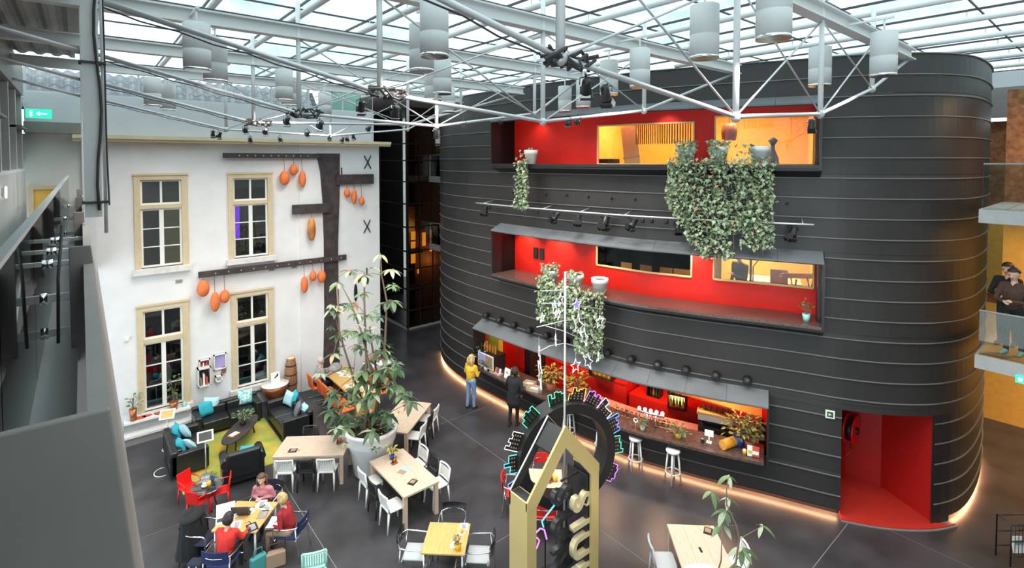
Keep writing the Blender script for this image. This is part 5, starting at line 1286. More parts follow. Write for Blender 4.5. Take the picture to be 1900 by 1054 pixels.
def chair_plastic(nm, m):
    t = thing(nm, 'x', 'chair')
    MB().prism([(-.20, -.20), (.20, -.215), (.225, -.15), (.225, .15), (.20, .215), (-.20, .20)], .435, .465).build('seat', m, t, .01)
    b = MB()
    for k in range(9):
        y = -.17 + .0425 * k; b.obox((-.225 + .35 * (abs(y) ** 2), y, .64), (.018, .026, .24), (0, -.18, 0))
    b.tube([(-.235, -.205, .80), (-.26, -.1, .805), (-.268, 0, .807), (-.26, .1, .805), (-.235, .205, .80)], .022, 6).tube([(-.19, -.205, .53), (-.205, 0, .53), (-.19, .205, .53)], .018, 6)
    for s in (-1, 1): b.tube([(-.18, s * .2, .45), (-.2, s * .205, .56), (-.235, s * .205, .80)], .02, 6)
    b.build('backrest', m, t)
    for x, y in ((-.185, -.185), (-.185, .185), (.185, -.185), (.185, .185)): MB().tube([(x, y, .445), (x * 1.22, y * 1.08, 0)], [.026, .016], 6).build('leg', m, t)
    return t
def chair_tube(nm, fab, seatm=None):
    t = thing(nm, 'x', 'chair'); seatm = seatm or fab
    MB().box(-.2, .22, -.22, .22, .43, .465).build('seat', seatm, t, .015)
    n = 7; rows = []
    for z in (.58, .82): rows.append([(-.25 - .05 * math.cos((k / (n - 1) - .5) * PI) - .05 * (z - .58), -.25 + .5 * k / (n - 1), z) for k in range(n)])
    m = MB().strip(rows); m.strip([[(x - .02, y, z) for x, y, z in r] for r in reversed(rows)]); m.strip([rows[1], [(x - .02, y, z) for x, y, z in rows[1]]]); m.build('backrest', fab, t)
    for s in (-1, 1):
        MB().tube([(.24, s * .25, 0), (.24, s * .25, .62), (.20, s * .26, .66), (-.05, s * .27, .67), (-.22, s * .255, .69), (-.30, s * .14, .70), (-.325, 0, .70)], .014, 7).build('arm_tube', 'chrome', t)
        MB().tube([(-.21, s * .25, .68), (-.24, s * .25, .4), (-.30, s * .25, 0)], .014, 7).build('leg', 'chrome', t)
    MB().tube([(.22, -.25, .42), (.22, .25, .42)], .012, 6).tube([(-.2, -.25, .42), (-.2, .25, .42)], .012, 6).build('crossbar', 'chrome', t)
    return t
_protos = {}
def chair(kind, loc, rz, lab, group):
    mk = {'white': lambda: chair_plastic('white_chair', 'white_plastic'), 'black': lambda: chair_plastic('black_chair', 'black_satin'), 'mint': lambda: chair_plastic('mint_chair', 'mint_plastic'), 'grey': lambda: chair_plastic('grey_chair', 'grey_plastic'),
          'blue': lambda: chair_tube('blue_chair', 'blue_fabric'), 'smoke': lambda: chair_tube('smoked_chair', 'smoke_plastic', 'grey_plastic'), 'red': lambda: chair_tube('red_tube_chair', 'red_fabric'), 'navy': lambda: chair_tube('dark_chair', 'c_navy')}
    if kind not in _protos:
        t = mk[kind](); _protos[kind] = t; tag(t, lab, None, group); t.location = loc; t.rotation_euler = (0, 0, rz); return t
    return dup(_protos[kind], loc, rz, lab, group)
def table(c, ang, L, W, label, topm='wood', legm='wood', leg=.085, h=.75, name='dining_table'):
    t = thing(name, label, 'table', (c[0], c[1], 0), ang); l, w = L / 2, W / 2
    n = max(1, int(round(W / .3)))
    for k in range(n): MB().box(-l, l, -w + W * k / n + .001, -w + W * (k + 1) / n - .001, h - .045, h).build('plank', topm, t, .003, 1)
    for x in (-l + .02 + leg / 2, l - .02 - leg / 2):
        for y in (-w + .02 + leg / 2, w - .02 - leg / 2): MB().box(x - leg / 2, x + leg / 2, y - leg / 2, y + leg / 2, 0, h - .045).build('leg', legm, t)
    MB().box(-l + .1, l - .1, -w + .05, -w + .08, h - .11, h - .045).box(-l + .1, l - .1, w - .08, w - .05, h - .11, h - .045).build('apron', legm, t)
    return t
def menu(loc, rz, lab):
    t = thing('menu_card', lab, 'menu', loc, rz); MB().box(-.10, .10, -.08, .08, 0, .012).build('cover', 'black_paint', t); MB().box(-.05, .07, -.05, .06, .012, .016).build('page', 'c_tan', t); MB().box(.08, .16, -.03, .05, 0, .01).build('note', 'wood_orange', t)
def vase(loc, seed, lab, m='blue_pot'):
    smallplant(loc, .17, 'x', .06, 34, 'leaf_yellow', lab, size=.09, seed=seed, potm=m, spread=1.3, poth=.12)
def caddy(loc, lab):
    t = thing('condiment_caddy', lab, 'caddy', loc); MB().box(-.07, .07, -.05, .05, 0, .03).build('tray', 'wood_brown', t)
    for k in range(3): j = MB().lathe([(.02, .03), (.022, .1), (.012, .13)], 8, (-.045 + .045 * k, 0, 0)).build('bottle', ('bottle_brown', 'bottle_amber', 'book_red')[k], t); MB().lathe([(.013, .13), (.013, .15)], 8, (-.045 + .045 * k, 0, 0)).build('cap', 'black_paint', j)
# T1
c1, a1 = (4.42, 13.18), math.radians(-36.6)
table(c1, a1, 1.72, .95, 'pale wooden dining table between the sofas and the big planter')
for x, k, lab in ((-.48, 'white', 'white plastic chair at the sofa end of the table left of the big planter'), (.02, 'black', 'black plastic chair between two white ones by the big planter'), (.5, 'white', 'white plastic chair at the planter end of the table by the sofas')):
    chair(k, tl(c1, a1, x, -.5), a1 + PI / 2, lab, 'chairs at the table by the sofas')
chair('black', tl(c1, a1, -.35, .62), a1 - PI / 2, 'black plastic chair on the rug side of the dining table', 'chairs at the table by the sofas')
menu(tl(c1, a1, -.45, -.22, .75), a1, 'dark menu booklet on the table by the sofas'); caddy(tl(c1, a1, .62, .05, .75), 'small condiment caddy on the table by the sofas')
# T2
c2, a2 = (5.65, 10.75), PI / 2
table(c2, a2, 1.74, .9, 'pale wooden dining table in front of the big planter')
for y, k, lab in ((11.3, 'white', 'white plastic chair on the lounge side, next to the big planter'), (10.78, 'black', 'black plastic chair on the lounge side of the table before the planter'), (10.2, 'white', 'white plastic chair on the lounge side, at the free table end')):
    chair(k, (5.1, y, 0), 0, lab, 'chairs at the table before the planter')
for y, k, lab in ((11.25, 'white', 'white plastic chair on the bar side, next to the big planter'), (10.75, 'black', 'black plastic chair on the bar side of the table before the planter'), (10.25, 'white', 'white plastic chair on the bar side, at the free table end')):
    chair(k, (6.25, y, 0), PI, lab, 'chairs at the table before the planter')
vase((5.66, 11.35, .75), 61, 'small yellow-green plant in a dark pot on the table before the planter'); caddy((5.62, 11.15, .75), 'small condiment caddy on the table before the planter')
t = thing('magazine', 'open magazine on the table before the planter', 'magazine', (5.66, 10.75, .75), .4); MB().box(-.13, 0, -.09, .09, 0, .008).build('page', 'c_tan', t); MB().box(0, .13, -.09, .09, 0, .008).build('page', 'cyan_pot', t)
menu((5.6, 10.22, .75), .5, 'dark menu booklet on the table before the planter')
# T3
c3, a3 = (6.93, 13.1), math.radians(38)
table(c3, a3, 1.75, .95, 'pale wooden dining table behind the big planter on the bar side')
for x, k, lab in ((-.42, 'white', 'white plastic chair nearest the planter at the bar side table'), (.1, 'black', 'black plastic chair at the bar side table'), (.55, 'white', 'white plastic chair at the far end of the bar side table')):
    chair(k, tl(c3, a3, x, -.52), a3 + PI / 2, lab, 'chairs at the bar side table')
menu(tl(c3, a3, .6, .2, .75), a3, 'dark menu booklet on the bar side table'); cup(tl(c3, a3, .05, .2, .75), 'orange cup on the bar side table', 'pumpkin')
# T4, T5 square tables
def square(c, a, m, label):
    t = thing('square_table', label, 'table', (c[0], c[1], 0), a); MB().box(-.41, .41, -.41, .41, .72, .75).build('top', m, t, .004)
    for x in (-.36, .36):
        for y in (-.36, .36): MB().tube([(x, y, .72), (x, y, 0)], .02, 8).build('leg', 'chrome', t)
    MB().box(-.36, .36, -.38, -.35, .66, .72).box(-.36, .36, .35, .38, .66, .72).build('apron', 'steel', t)
c4, a4 = (5.26, 8.28), math.radians(47)
square(c4, a4, 'wood_yellow', 'square yellow wooden table with a small cactus')
for k, lab in enumerate(('smoky transparent chair at the far side of the yellow cactus table', 'smoky transparent chair on the lounge side of the yellow cactus table', 'smoky transparent chair pushed under the yellow cactus table', 'smoky transparent chair on the bar side of the yellow cactus table')):
    th = a4 + k * PI / 2; chair('smoke', (c4[0] + .62 * math.cos(th), c4[1] + .62 * math.sin(th), 0), th + PI, lab, 'smoky chairs at the yellow table')
p = G(850, 1020, .75); smallplant(p, .10, 'x', .065, 30, 'leaf_dark', 'small dark cactus in a yellow pot on the yellow table', size=.05, seed=71, potm='yellow_pot', poth=.11)
p = G(861, 978, .75); t = thing('photo_card', 'white framed card on the yellow table', 'card', p, .9); MB().box(-.10, .10, -.08, .08, 0, .012).build('frame', 'paper', t); MB().box(-.06, .06, -.045, .045, .012, .015).build('picture', 'c_grey', t)
p = G(857, 990, .75); cup(p, 'orange cup on the yellow table', 'pumpkin'); p = G(841, 1014, .75); cup(p, 'white cup beside the cactus on the yellow table')
c5 = (7.95, 8.4); square(c5, a4, 'wood', 'square pale table with red chairs behind the golden house')
for k, lab in enumerate(('red fabric chair at the bar side of the pale square table', 'red fabric chair on the planter side of the pale square table', 'red fabric chair between the pale square table and the golden house', 'red fabric chair on the stool side of the pale square table')):
    th = a4 + k * PI / 2; chair('red', (c5[0] + .66 * math.cos(th), c5[1] + .66 * math.sin(th), 0), th + PI, lab, 'red chairs at the pale square table')
caddy((8.0, 8.25, .75), 'small condiment caddy on the pale square table'); t = thing('candle_jar', 'amber candle jar on the pale square table', 'candle', (8.1, 8.2, .75)); MB().lathe([(.05, 0), (.055, .12), (.045, .12), (.04, .02)], 12).build('jar', 'bottle_yellow', t); MB().lathe([(.03, .03), (.03, .08)], 8).build('wax', 'paper', t)
# T6
c6, a6 = (8.72, 4.98), math.radians(47)
table(c6, a6, 1.35, .92, 'pale wooden table by the second planter and red niche')
chair('grey', tl(c6, a6, .1, .66), a6 - PI / 2, 'grey plastic chair beside the table by the second planter', 'chairs by the second planter'); chair('white', tl(c6, a6, .1, -.62), a6 + PI / 2, 'white plastic chair behind the leaves by the second planter', 'chairs by the second planter')
p = G(1314, 986, .75); menu(p, .4, 'dark menu booklet on the table by the second planter'); p = G(1300, 1021, .75); o = MB().box(-.06, .06, -.02, .02, 0, .015).build('phone', 'black_paint', None, .004); MB().box(-.055, .055, -.017, .017, .015, .0165).build('glass', 'lens_dark', o); o.location = p; o.rotation_euler = (0, 0, .9); tag(o, 'small dark phone on the table by the second planter', 'phone')
# mint chair peeking in below
chair('mint', G(585, 1085, 0), 1.2, 'mint green plastic chair nearest the group table', None)
# long orange table with orange chairs
lt = thing('long_table', 'long wooden work table beside the facade trunk', 'table', (6.65, 16.4, 0), PI / 2)
for k in range(3): MB().box(-1.5, 1.5, -.4 + .267 * k + .001, -.4 + .267 * (k + 1) - .001, .71, .75).build('plank', 'wood_yellow', lt)
for x in (-1.4, 1.4): MB().box(x - .06, x + .06, -.36, .36, 0, .71).build('end_panel', 'wood_yellow', lt)
def chair_orange(loc, rz, lab):
    t = thing('orange_chair', lab, 'chair', loc, rz, 'orange chairs at the long table')
    MB().obox((0, 0, .45), (.44, .44, .05), (0, -.05, 0)).build('seat', 'orange_plastic', t, .02); MB().obox((-.23, 0, .67), (.05, .44, .46), (0, -.15, 0)).build('backrest', 'orange_plastic', t, .02)
    for s in (-1, 1): MB().tube([(-.18, s * .19, .43), (.19, s * .19, .43), (.2, s * .2, .02), (-.22, s * .2, .02)], .012, 6).build('sled_leg', 'chrome', t)
    return t
oc = chair_orange((6.05, 15.2, 0), 0, 'orange chair at the planter end of the long table')
for y, lab in ((15.72, 'orange chair second from the planter at the long table'), (16.24, 'orange chair in the middle of the long table'), (16.76, 'orange chair next to the seated man')): dup(oc, (6.05, y, 0), 0, lab)
dup(oc, (5.95, 17.35, 0), .0, 'orange chair the grey haired man sits on')
for y, lab in ((15.6, 'orange chair across the long table near the planter'), (16.5, 'orange chair across the long table')): dup(oc, (7.3, y, 0), PI, lab)
r = random.Random(5)
for k in range(9):
    y = 15.1 + .3 * k; t = thing('paper_sheet', 'loose paper sheet spread on the long table', 'paper', (6.7 + r.uniform(-.2, .2), y, .751), r.uniform(0, 3), 'papers on the long table'); MB().box(-.10, .10, -.14, .14, 0, .004).build('sheet', 'paper', t); MB().box(-.07, .07, -.1, .02, .004, .005).build('print', ('c_tan', 'c_grey', 'wood_orange')[k % 3], t)
t = thing('coat', 'grey coat lying on the end of the long table', 'coat', (6.6, 17.5, .75), .4); MB().ell((0, 0, .08), (.3, .2, .12)).ell((.12, .1, .1), (.2, .16, .1)).build('cloth', 'c_grey', t); MB().tube([(-.2, -.1, .05), (-.3, .1, .04), (-.2, .25, .03)], .05, 8).build('sleeve', 'c_grey', t)
t = thing('side_shelf', 'white table end beyond the tall plant by the facade corner', 'table', (8.1, 17.2, 0)); MB().box(-.5, .5, -.3, .3, .70, .75).build('top', 'white_plastic', t)
for x in (-.45, .45):
    for y in (-.25, .25): MB().tube([(x, y, .7), (x, y, 0)], .02, 6).build('leg', 'chrome', t)
# bar stools
def stool(loc, rz, lab):
    t = thing('bar_stool', lab, 'stool', loc, rz, 'white stools at the bar')
    MB().lathe([(0, .755), (.15, .755), (.17, .77), (.175, .80), (.16, .825), (0, .83)], 20).build('seat', 'grey_plastic' if False else 'white_plastic', t)
    for k in range(4):
        an = PI / 4 + k * PI / 2; MB().tube([(.12 * math.cos(an), .12 * math.sin(an), .76), (.20 * math.cos(an), .20 * math.sin(an), 0)], .022, 8).build('leg', 'white_plastic', t)
    MB().tube([(.175 * math.cos(k * PI / 10), .175 * math.sin(k * PI / 10), .26) for k in range(20)], .016, 6, closed=True).build('foot_ring', 'white_plastic', t)
    return t
st0 = stool((10.62, 10.2, 0), .2, 'white bar stool behind the star pole'); dup(st0, (10.78, 9.12, 0), .5, 'white bar stool beside the skyline wheel'); dup(st0, (10.93, 8.1, 0), .9, 'white bar stool in front of the beer taps'); dup(st0, (11.17, 7.15, 0), 1.2, 'white bar stool below the coffee machine')
# tablet / sign stands by the sofa
def sign_stand(p, rz, h, m, lab):
    t = thing('sign_stand', lab, 'sign stand', p, rz); MB().lathe([(.15, 0), (.15, .015), (.03, .03)], 18).build('base', 'steel', t); MB().tube([(0, 0, .02), (0, 0, h)], .014, 8).build('pole', 'steel', t)
    b = MB().obox((0, 0, h + .03), (.28, .36, .02), (0, .75, 0)).build('panel', 'paper', t); MB().obox((.009, 0, h + .039), (.21, .28, .008), (0, .75, 0)).build('print', m, b); return t
p = G(330, 820, 0); sign_stand((1.7, 16.95, 0), -1.9, .95, 'wood_orange', 'small stand with an orange sign beside the ledge'); sign_stand((2.28, 14.85, 0), -1.7, 1.0, 'black_paint', 'small stand with a dark panel beside the sofa by the ledge')
o = MB().tube([(1.45 + .18 * math.cos(k * .35 + 1.2), 15.75 + .22 * math.sin(k * .35 + 1.2), .012) for k in range(12)] , .012, 6).build('cable', 'white_plastic'); tag(o, 'white cable loop on the floor beside the sofa by the ledge', 'cable')

# ---- group table
cg, ag = (2.45, 11.42), math.radians(48)
tg = thing('work_table', 'square orange wooden table where the group works', 'table', (cg[0], cg[1], 0), ag); MB().box(-.45, .45, -.45, .45, .72, .75).build('top', 'wood_orange', tg, .004)
for x in (-.4, .4):
    for y in (-.4, .4): MB().tube([(x, y, .72), (x, y, 0)], .022, 8).build('leg', 'steel', tg)
chair('blue', tl(cg, ag, -.78, 0), ag, 'blue and chrome chair under the person in bright red', 'chairs at the group table'); chair('blue', tl(cg, ag, 0, -.92), ag + PI / 2, 'blue and chrome chair under the blond person in dark red', 'chairs at the group table')
chair('navy', tl(cg, ag, .80, 0), ag + PI, 'dark chair behind the woman in pink', 'chairs at the group table'); chair('navy', tl(cg, ag, -.25, .78), ag - PI / 2, 'dark chair hung with a black coat', 'chairs at the group table')
q = tl(cg, ag, -.25, .86, 0)
ct_ = thing('black_coat', 'long black coat draped over the chair beside the white laptop', 'coat', q, ag - PI / 2)
cm_ = MB()
for i in range(9):
    pass
rows = []
for i in range(8):
    z = .93 - .105 * i; rr = .20 + .02 * i
    rows.append([( -.10 + (.17 + .02 * i) * math.cos(k * PI / 6) * .9, (.27 + .012 * i) * math.sin(k * PI / 6) + .012 * math.sin(5 * k + i), z) for k in range(13)])
cm_.strip(rows); cm_.ell((-.10, 0, .90), (.19, .28, .10)); cm_.build('cloth', 'c_black', ct_); MB().tube([(-.1, .25, .85), (-.05, .33, .6), (0, .3, .35)], [.06, .055, .04], 8).build('sleeve', 'c_black', ct_); MB().ell((-.16, 0, .96), (.10, .15, .07)).build('collar', 'c_black', ct_)
def laptop(p, rz, shell, scr, lab, open_=1.9):
    t = thing('laptop', lab, 'laptop', p, rz); MB().box(-.12, .12, -.17, .17, 0, .016).build('base', shell, t); MB().box(-.07, .05, -.15, .15, .016, .018).build('keys', 'black_paint', t)
    L = MB().obox((.12 + .11 * math.cos(1.25), 0, .016 + .11 * math.sin(1.25)), (.22, .34, .012), (0, -1.25, 0)).build('lid', shell, t)
    MB().obox((.114 + .11 * math.cos(1.25), 0, .014 + .11 * math.sin(1.25)), (.20, .31, .006), (0, -1.25, 0)).build('screen', scr, t); return t
laptop(tl(cg, ag, .12, .12, .75), ag + PI + .1, 'laptop_dark', 'lens_dark', 'dark laptop with its lid towards the person in bright red')
laptop(tl(cg, ag, -.12, .36, .75), ag + .5, 'white_plastic', 'screen', 'white laptop with a bright screen beside the black coat')
r = random.Random(8)
for x, y, a, m, lab in ((-.28, .05, .3, 'paper', 'white sheet of notes before the person in bright red'), (.25, -.28, .8, 'paper', 'large white sheet before the woman in pink'), (.05, -.32, .2, 'c_tan', 'brown booklet at the table edge by the blond person'), (-.32, -.3, .7, 'c_navy', 'dark notebook at the corner of the group table'), (.36, -.12, .2, 'paper', 'small folded paper in front of the woman in pink')):
    t = thing('paper_sheet', lab, 'paper', tl(cg, ag, x, y, .75), ag + a); MB().box(-.13, .13, -.095, .095, 0, .006).build('sheet', m, t); MB().box(-.09, .09, -.06, .03, .006, .0075).build('print', 'c_grey', t)
cup(tl(cg, ag, .12, -.05, .75), 'white cup on the group table beside the dark laptop'); cup(tl(cg, ag, -.02, .22, .75), 'white cup on the group table beside the white laptop')
t = thing('sunglasses', 'dark glasses lying on the group table', 'glasses', tl(cg, ag, -.2, -.2, .75), ag + .9); MB().tube([(-.06, 0, .01), (-.03, .012, .02), (0, 0, .012), (.03, .012, .02), (.06, 0, .01)], .007, 5).build('frame', 'black_paint', t); MB().tube([(-.06, 0, .01), (-.06, .1, .005)], .004, 4).tube([(.06, 0, .01), (.06, .1, .005)], .004, 4).build('temple', 'black_paint', t)
# ================================================================== PEOPLE
def capsule(m, p0, r0, p1, r1):
    p0, p1 = Vector(p0), Vector(p1)
    m.ell(p0, (r0, r0, r0), 10, 8); m.ell(p1, (r1, r1, r1), 10, 8); m.tube([p0, p1], [r0, r1], 10)
def lerp(a, b, t): return tuple(x + (y - x) * t for x, y in zip(a, b))
def hand(C, wrist, d, curl):
    d = Vector(d).normalized(); sd = d.cross(Vector((0, 0, 1))); sd = sd.normalized() if sd.length > .1 else Vector((0, 1, 0)); dn = sd.cross(d) * -1
    if dn.z > 0: dn = -dn
    w = Vector(wrist); pm = w + d * .05
    C.append((w, .026, pm + d * .02, .028, 'skin'))
    for k in range(4):
        b = w + d * .085 + sd * (-.03 + .02 * k); L = (.036, .042, .040, .030)[k]
        e = b + d * L * math.cos(curl) + dn * L * math.sin(curl); e2 = e + d * L * .8 * math.cos(curl * 2) + dn * L * .8 * math.sin(curl * 2)
        C.append((pm + sd * (-.025 + .017 * k), .014, b, .0105, 'skin')); C.append((b, .0105, e, .0095, 'skin')); C.append((e, .0095, e2, .008, 'skin'))
    th = w + d * .03 + sd * -.04 + dn * .01; te = th + d * .035 - sd * .012 + dn * .015
    C.append((w + d * .015, .016, th, .012, 'skin')); C.append((th, .012, te, .010, 'skin'))
def person(label, loc, rz, pose, top, legs, shoe, hair, hairstyle='short', armL=None, armR=None, lean=.0, coat=None, nod=0.0, scale=1.0, voxel=.011, girth=1.0, turn=0.0):
    t = thing('person', label, 'person', loc, rz); C = []
    if pose == 'stand':
        hz, sh, hd = .92, 1.42, 1.63; hip = (0, 0, hz); chest = (lean * .6, 0, sh - .16)
        for s, fx in ((-1, .05), (1, -.05)):
            h = (0, s * .09, hz); k = (.02 + fx * .6, s * .10, .50); a = (fx - .02, s * .10, .08)
            C += [(h, .095 * girth, k, .065, 'legs'), (k, .063, a, .045, 'legs'), (a, .045, (a[0] + .13, s * .115, .04), .036, 'shoe'), (a, .045, (a[0] - .03, s * .10, .045), .042, 'shoe')]
        neck = (lean * .9, 0, sh + .06); head = (lean + .02, 0, hd)
    else:
        hz, sh, hd = .56, 1.03, 1.25; hip = (0, 0, hz); chest = (lean * .6, 0, sh - .15)
        for s in (-1, 1):
            h = (0, s * .10, hz); k = (.43, s * .12, .52); a = (.42 + .02 * s, s * .12, .09)
            C += [(h, .105 * girth, k, .068, 'legs'), (k, .066, a, .046, 'legs'), (a, .045, (a[0] + .13, s * .13, .04), .036, 'shoe')]
        neck = (lean * .9, 0, sh + .06); head = (lean + .02, 0, hd)
    C += [((0, -.075, hz), .11 * girth, (0, .075, hz), .11 * girth, 'legs'), ((0, 0, hz + .12), .135 * girth, chest, .145 * girth, 'top'), ((lean * .3, -.06, hz + .2), .115 * girth, (chest[0], -.085, chest[2] + .04), .115 * girth, 'top'), ((lean * .3, .06, hz + .2), .115 * girth, (chest[0], .085, chest[2] + .04), .115 * girth, 'top')]
    shz = sh; sx = lean * .8
    C += [((sx, -.155, shz - .02), .062, (sx, .155, shz - .02), .062, 'top'), ((sx, 0, shz + .0), .075, neck, .052, 'top' if coat else 'skin'), (neck, .05, (head[0], 0, head[2] - .06), .05, 'skin')]
    for s, arm in ((-1, armR), (1, armL)):
        S_ = (sx, s * .185, shz - .03)
        if arm is None: E_, W_ = (sx - .03, s * .25, shz - .31), (sx + .06, s * .24, shz - .55)
        else: E_, W_ = arm
        C += [(S_, .062 * girth, E_, .047, 'top'), (E_, .046, W_, .033, 'top')]
        hand(C, W_, Vector(W_) - Vector(E_), .5)
    ct_ = Vector(head); R = Matrix.Rotation(turn, 3, 'Z') @ Matrix.Rotation(nod, 3, 'Y')
    hp = lambda x, y, z: tuple(ct_ + R @ Vector((x, y, z)))
    C += [(hp(-.012, 0, .03), .092, hp(.005, 0, .0), .088, 'skin'), (hp(.03, 0, -.05), .06, hp(.045, 0, -.085), .038, 'skin'), (hp(.085, 0, .0), .014, hp(.108, 0, -.03), .016, 'skin'), (hp(0, -.09, -.01), .018, hp(-.01, -.094, .015), .02, 'skin'), (hp(0, .09, -.01), .018, hp(-.01, .094, .015), .02, 'skin')]
    if coat:
        z1 = coat
        C += [((0, 0, hz + .1), .16, (0, 0, z1 + .12), .19, 'top'), ((0, -.07, hz), .14, (0, -.08, z1 + .10), .15, 'top'), ((0, .07, hz), .14, (0, .08, z1 + .10), .15, 'top')]
    m = MB()
    for c in C: capsule(m, c[0], c[1], c[2], c[3])
    tmp = m.build('body', 'skin'); md = tmp.modifiers.new('r', 'REMESH'); md.mode = 'VOXEL'; md.voxel_size = voxel
    sm = tmp.modifiers.new('s', 'SMOOTH'); sm.iterations = 2; sm.factor = .4
    dg = bpy.context.evaluated_depsgraph_get(); dg.update()
    me = bpy.data.meshes.new_from_object(tmp.evaluated_get(dg)); bpy.data.objects.remove(tmp)
    me.materials.clear()
    keys = ['skin', 'top', 'legs', 'shoe']
    for k, mm in zip(keys, ('skin', top, legs, shoe)): me.materials.append(MATS[mm])
    n = len(me.polygons); ce = np.empty(n * 3); me.polygons.foreach_get('center', ce); ce = ce.reshape(-1, 3)
    best = np.full(n, 1e9); idx = np.zeros(n, int)
    for c in C:
        a, b = np.array(c[0], float), np.array(c[2], float); ab = b - a; L2 = max(1e-9, ab @ ab)
        u = np.clip(((ce - a) @ ab) / L2, 0, 1); d = np.linalg.norm(ce - (a + u[:, None] * ab), axis=1) - (c[1] + (c[3] - c[1]) * u)
        d = d - (.012 if c[4] == 'top' else 0); w = d < best; best[w] = d[w]; idx[w] = keys.index(c[4])
    me.polygons.foreach_set('material_index', idx.astype(np.int32)); me.polygons.foreach_set('use_smooth', np.ones(n, bool)); me.update(); me.name = 'body'
    o = bpy.data.objects.new('body', me); COL.objects.link(o); o.parent = t
    # hair
    hm = MB(); e = MB().ell((0, 0, 0), (.112, .102, .112), 20, 14); v = []
    for x, y, z in e.v:
        if x > .035 and z < .045: x = .01
        v.append(hp(x - .018, y, z + .028))
    hm.add(v, e.f, True)
    if hairstyle == 'long':
        for yy in (-.075, 0, .075): hm.tube([hp(-.06, yy * .9, .03), hp(-.085, yy, -.08), hp(-.06, yy * 1.15, -.19), hp(-.045, yy * 1.2, -.27)], [.05, .05, .042, .015], 8)
        for yy in (-.09, .09): hm.tube([hp(0, yy, .03), hp(-.01, yy * 1.1, -.08), hp(.0, yy * 1.1, -.18)], [.03, .03, .012], 8)
    elif hairstyle == 'bob':
        hm.ell(hp(-.035, 0, -.02), (.095, .118, .12), 16, 10)
    elif hairstyle == 'bun': hm.ell(hp(-.12, 0, .07), (.045, .045, .045))
    hm.build('hair', hair, t)
    for s in (-1, 1): MB().ell(hp(.082, s * .033, .018), (.009, .011, .007), 8, 6).build('eye', 'black_paint', t)
    MB().ell(hp(.083, 0, -.062), (.008, .022, .006), 8, 6).build('mouth', 'c_wine', t)
    t.scale = (scale,) * 3
    return t
person('woman in a dusty pink top with clasped hands at the group table', tl(cg, ag, .78, 0), ag + PI, 'sit', 'c_pink', 'c_black', 'c_black', 'hair_brown', 'long', ((.10, .26, .80), (.30, .06, .86)), ((.10, -.26, .80), (.30, -.05, .86)), .16, nod=.2, turn=.3, scale=.9)
person('person with dark hair in a bright red top with their back to the walkway', tl(cg, ag, -.76, 0), ag, 'sit', 'c_red', 'c_black', 'c_black', 'hair_dark', 'bob', ((.22, .26, .78), (.42, .16, .80)), ((.22, -.26, .80), (.46, -.26, .82)), .16, nod=.35, girth=1.1, scale=.9)
person('blond person in a dark red top reading with a book on their lap', tl(cg, ag, 0, -.90), ag + PI / 2, 'sit', 'c_wine', 'c_tan', 'c_brown', 'hair_blond', 'bob', ((.08, .27, .75), (.30, .10, .68)), ((.08, -.27, .75), (.30, -.08, .68)), .16, nod=.45, girth=1.08, scale=.9)
q = tl(cg, ag, 0, -.44, .0); t = thing('book', 'open white book on the lap of the blond person', 'book', tl(cg, ag, .02, -.58, .60), ag + .1); MB().obox((-.085, 0, .01), (.17, .24, .012), (0, .12, 0)).obox((.085, 0, .01), (.17, .24, .012), (0, -.12, 0)).build('pages', 'paper', t); MB().obox((0, 0, -.004), (.36, .26, .006)).build('cover', 'c_tan', t)
t = thing('shoulder_bag', 'brown leather bag leaning against the chair of the blond person', 'bag', tl(cg, ag, -.34, -.78, 0), ag + .5); MB().box(-.07, .07, -.18, .18, 0, .30).build('body', 'c_tan', t, .03, 3); MB().box(.07, .085, -.17, .17, .12, .30).build('flap', 'c_brown', t); MB().tube([(0, -.17, .28), (0, -.1, .45), (0, .1, .45), (0, .17, .28)], .012, 6).build('strap', 'c_brown', t)
t = thing('tote_bag', 'teal cloth bag on the floor below the group table', 'bag', tl(cg, ag, -.52, -.52, 0), ag + .9); MB().box(-.06, .06, -.15, .15, 0, .34).build('body', 'bag_teal', t, .03, 3); MB().tube([(0, -.09, .33), (0, -.07, .48), (0, .07, .48), (0, .09, .33)], .01, 6).build('handle', 'bag_teal', t)
t = thing('backpack', 'dark backpack on the floor below the black coat', 'bag', tl(cg, ag, -.75, .55, 0), ag); MB().box(-.11, .11, -.15, .15, 0, .40).build('body', 'c_navy', t, .06, 3); MB().box(.10, .15, -.11, .11, .04, .22).build('pocket', 'c_grey', t, .02); MB().tube([(-.11, -.07, .36), (-.17, -.07, .2), (-.11, -.07, .05)], .015, 6).tube([(-.11, .07, .36), (-.17, .07, .2), (-.11, .07, .05)], .015, 6).build('strap', 'c_grey', t)
person('grey haired man in a grey jacket seated on an orange chair', (5.95, 17.35, 0), 0, 'sit', 'c_grey', 'c_navy', 'c_black', 'hair_grey', 'short', ((.16, .26, .80), (.38, .14, .80)), ((.16, -.26, .80), (.38, -.12, .80)), .12, nod=.25)
pA = G(874, 758, 0); aA = math.radians(10)
person('person in a mustard jacket and light jeans facing the bar', (pA[0], pA[1], 0), aA, 'stand', 'c_yellow', 'c_jeans', 'c_black', 'hair_blond', 'long', ((.02, .27, 1.14), (.22, .12, 1.10)), ((.02, -.27, 1.14), (.24, -.12, 1.12)), .02, girth=1.08, nod=.1)
pB = G(953, 790, 0)
person('person in a long black coat leaning towards the bar', (pB[0], pB[1], 0), math.radians(25), 'stand', 'c_black', 'c_black', 'c_black', 'hair_dark', 'bob', ((.10, .30, 1.16), (.30, .20, 1.14)), ((-.05, -.32, 1.15), (.05, -.24, 1.0)), .10, coat=.62, girth=1.2, nod=.3)
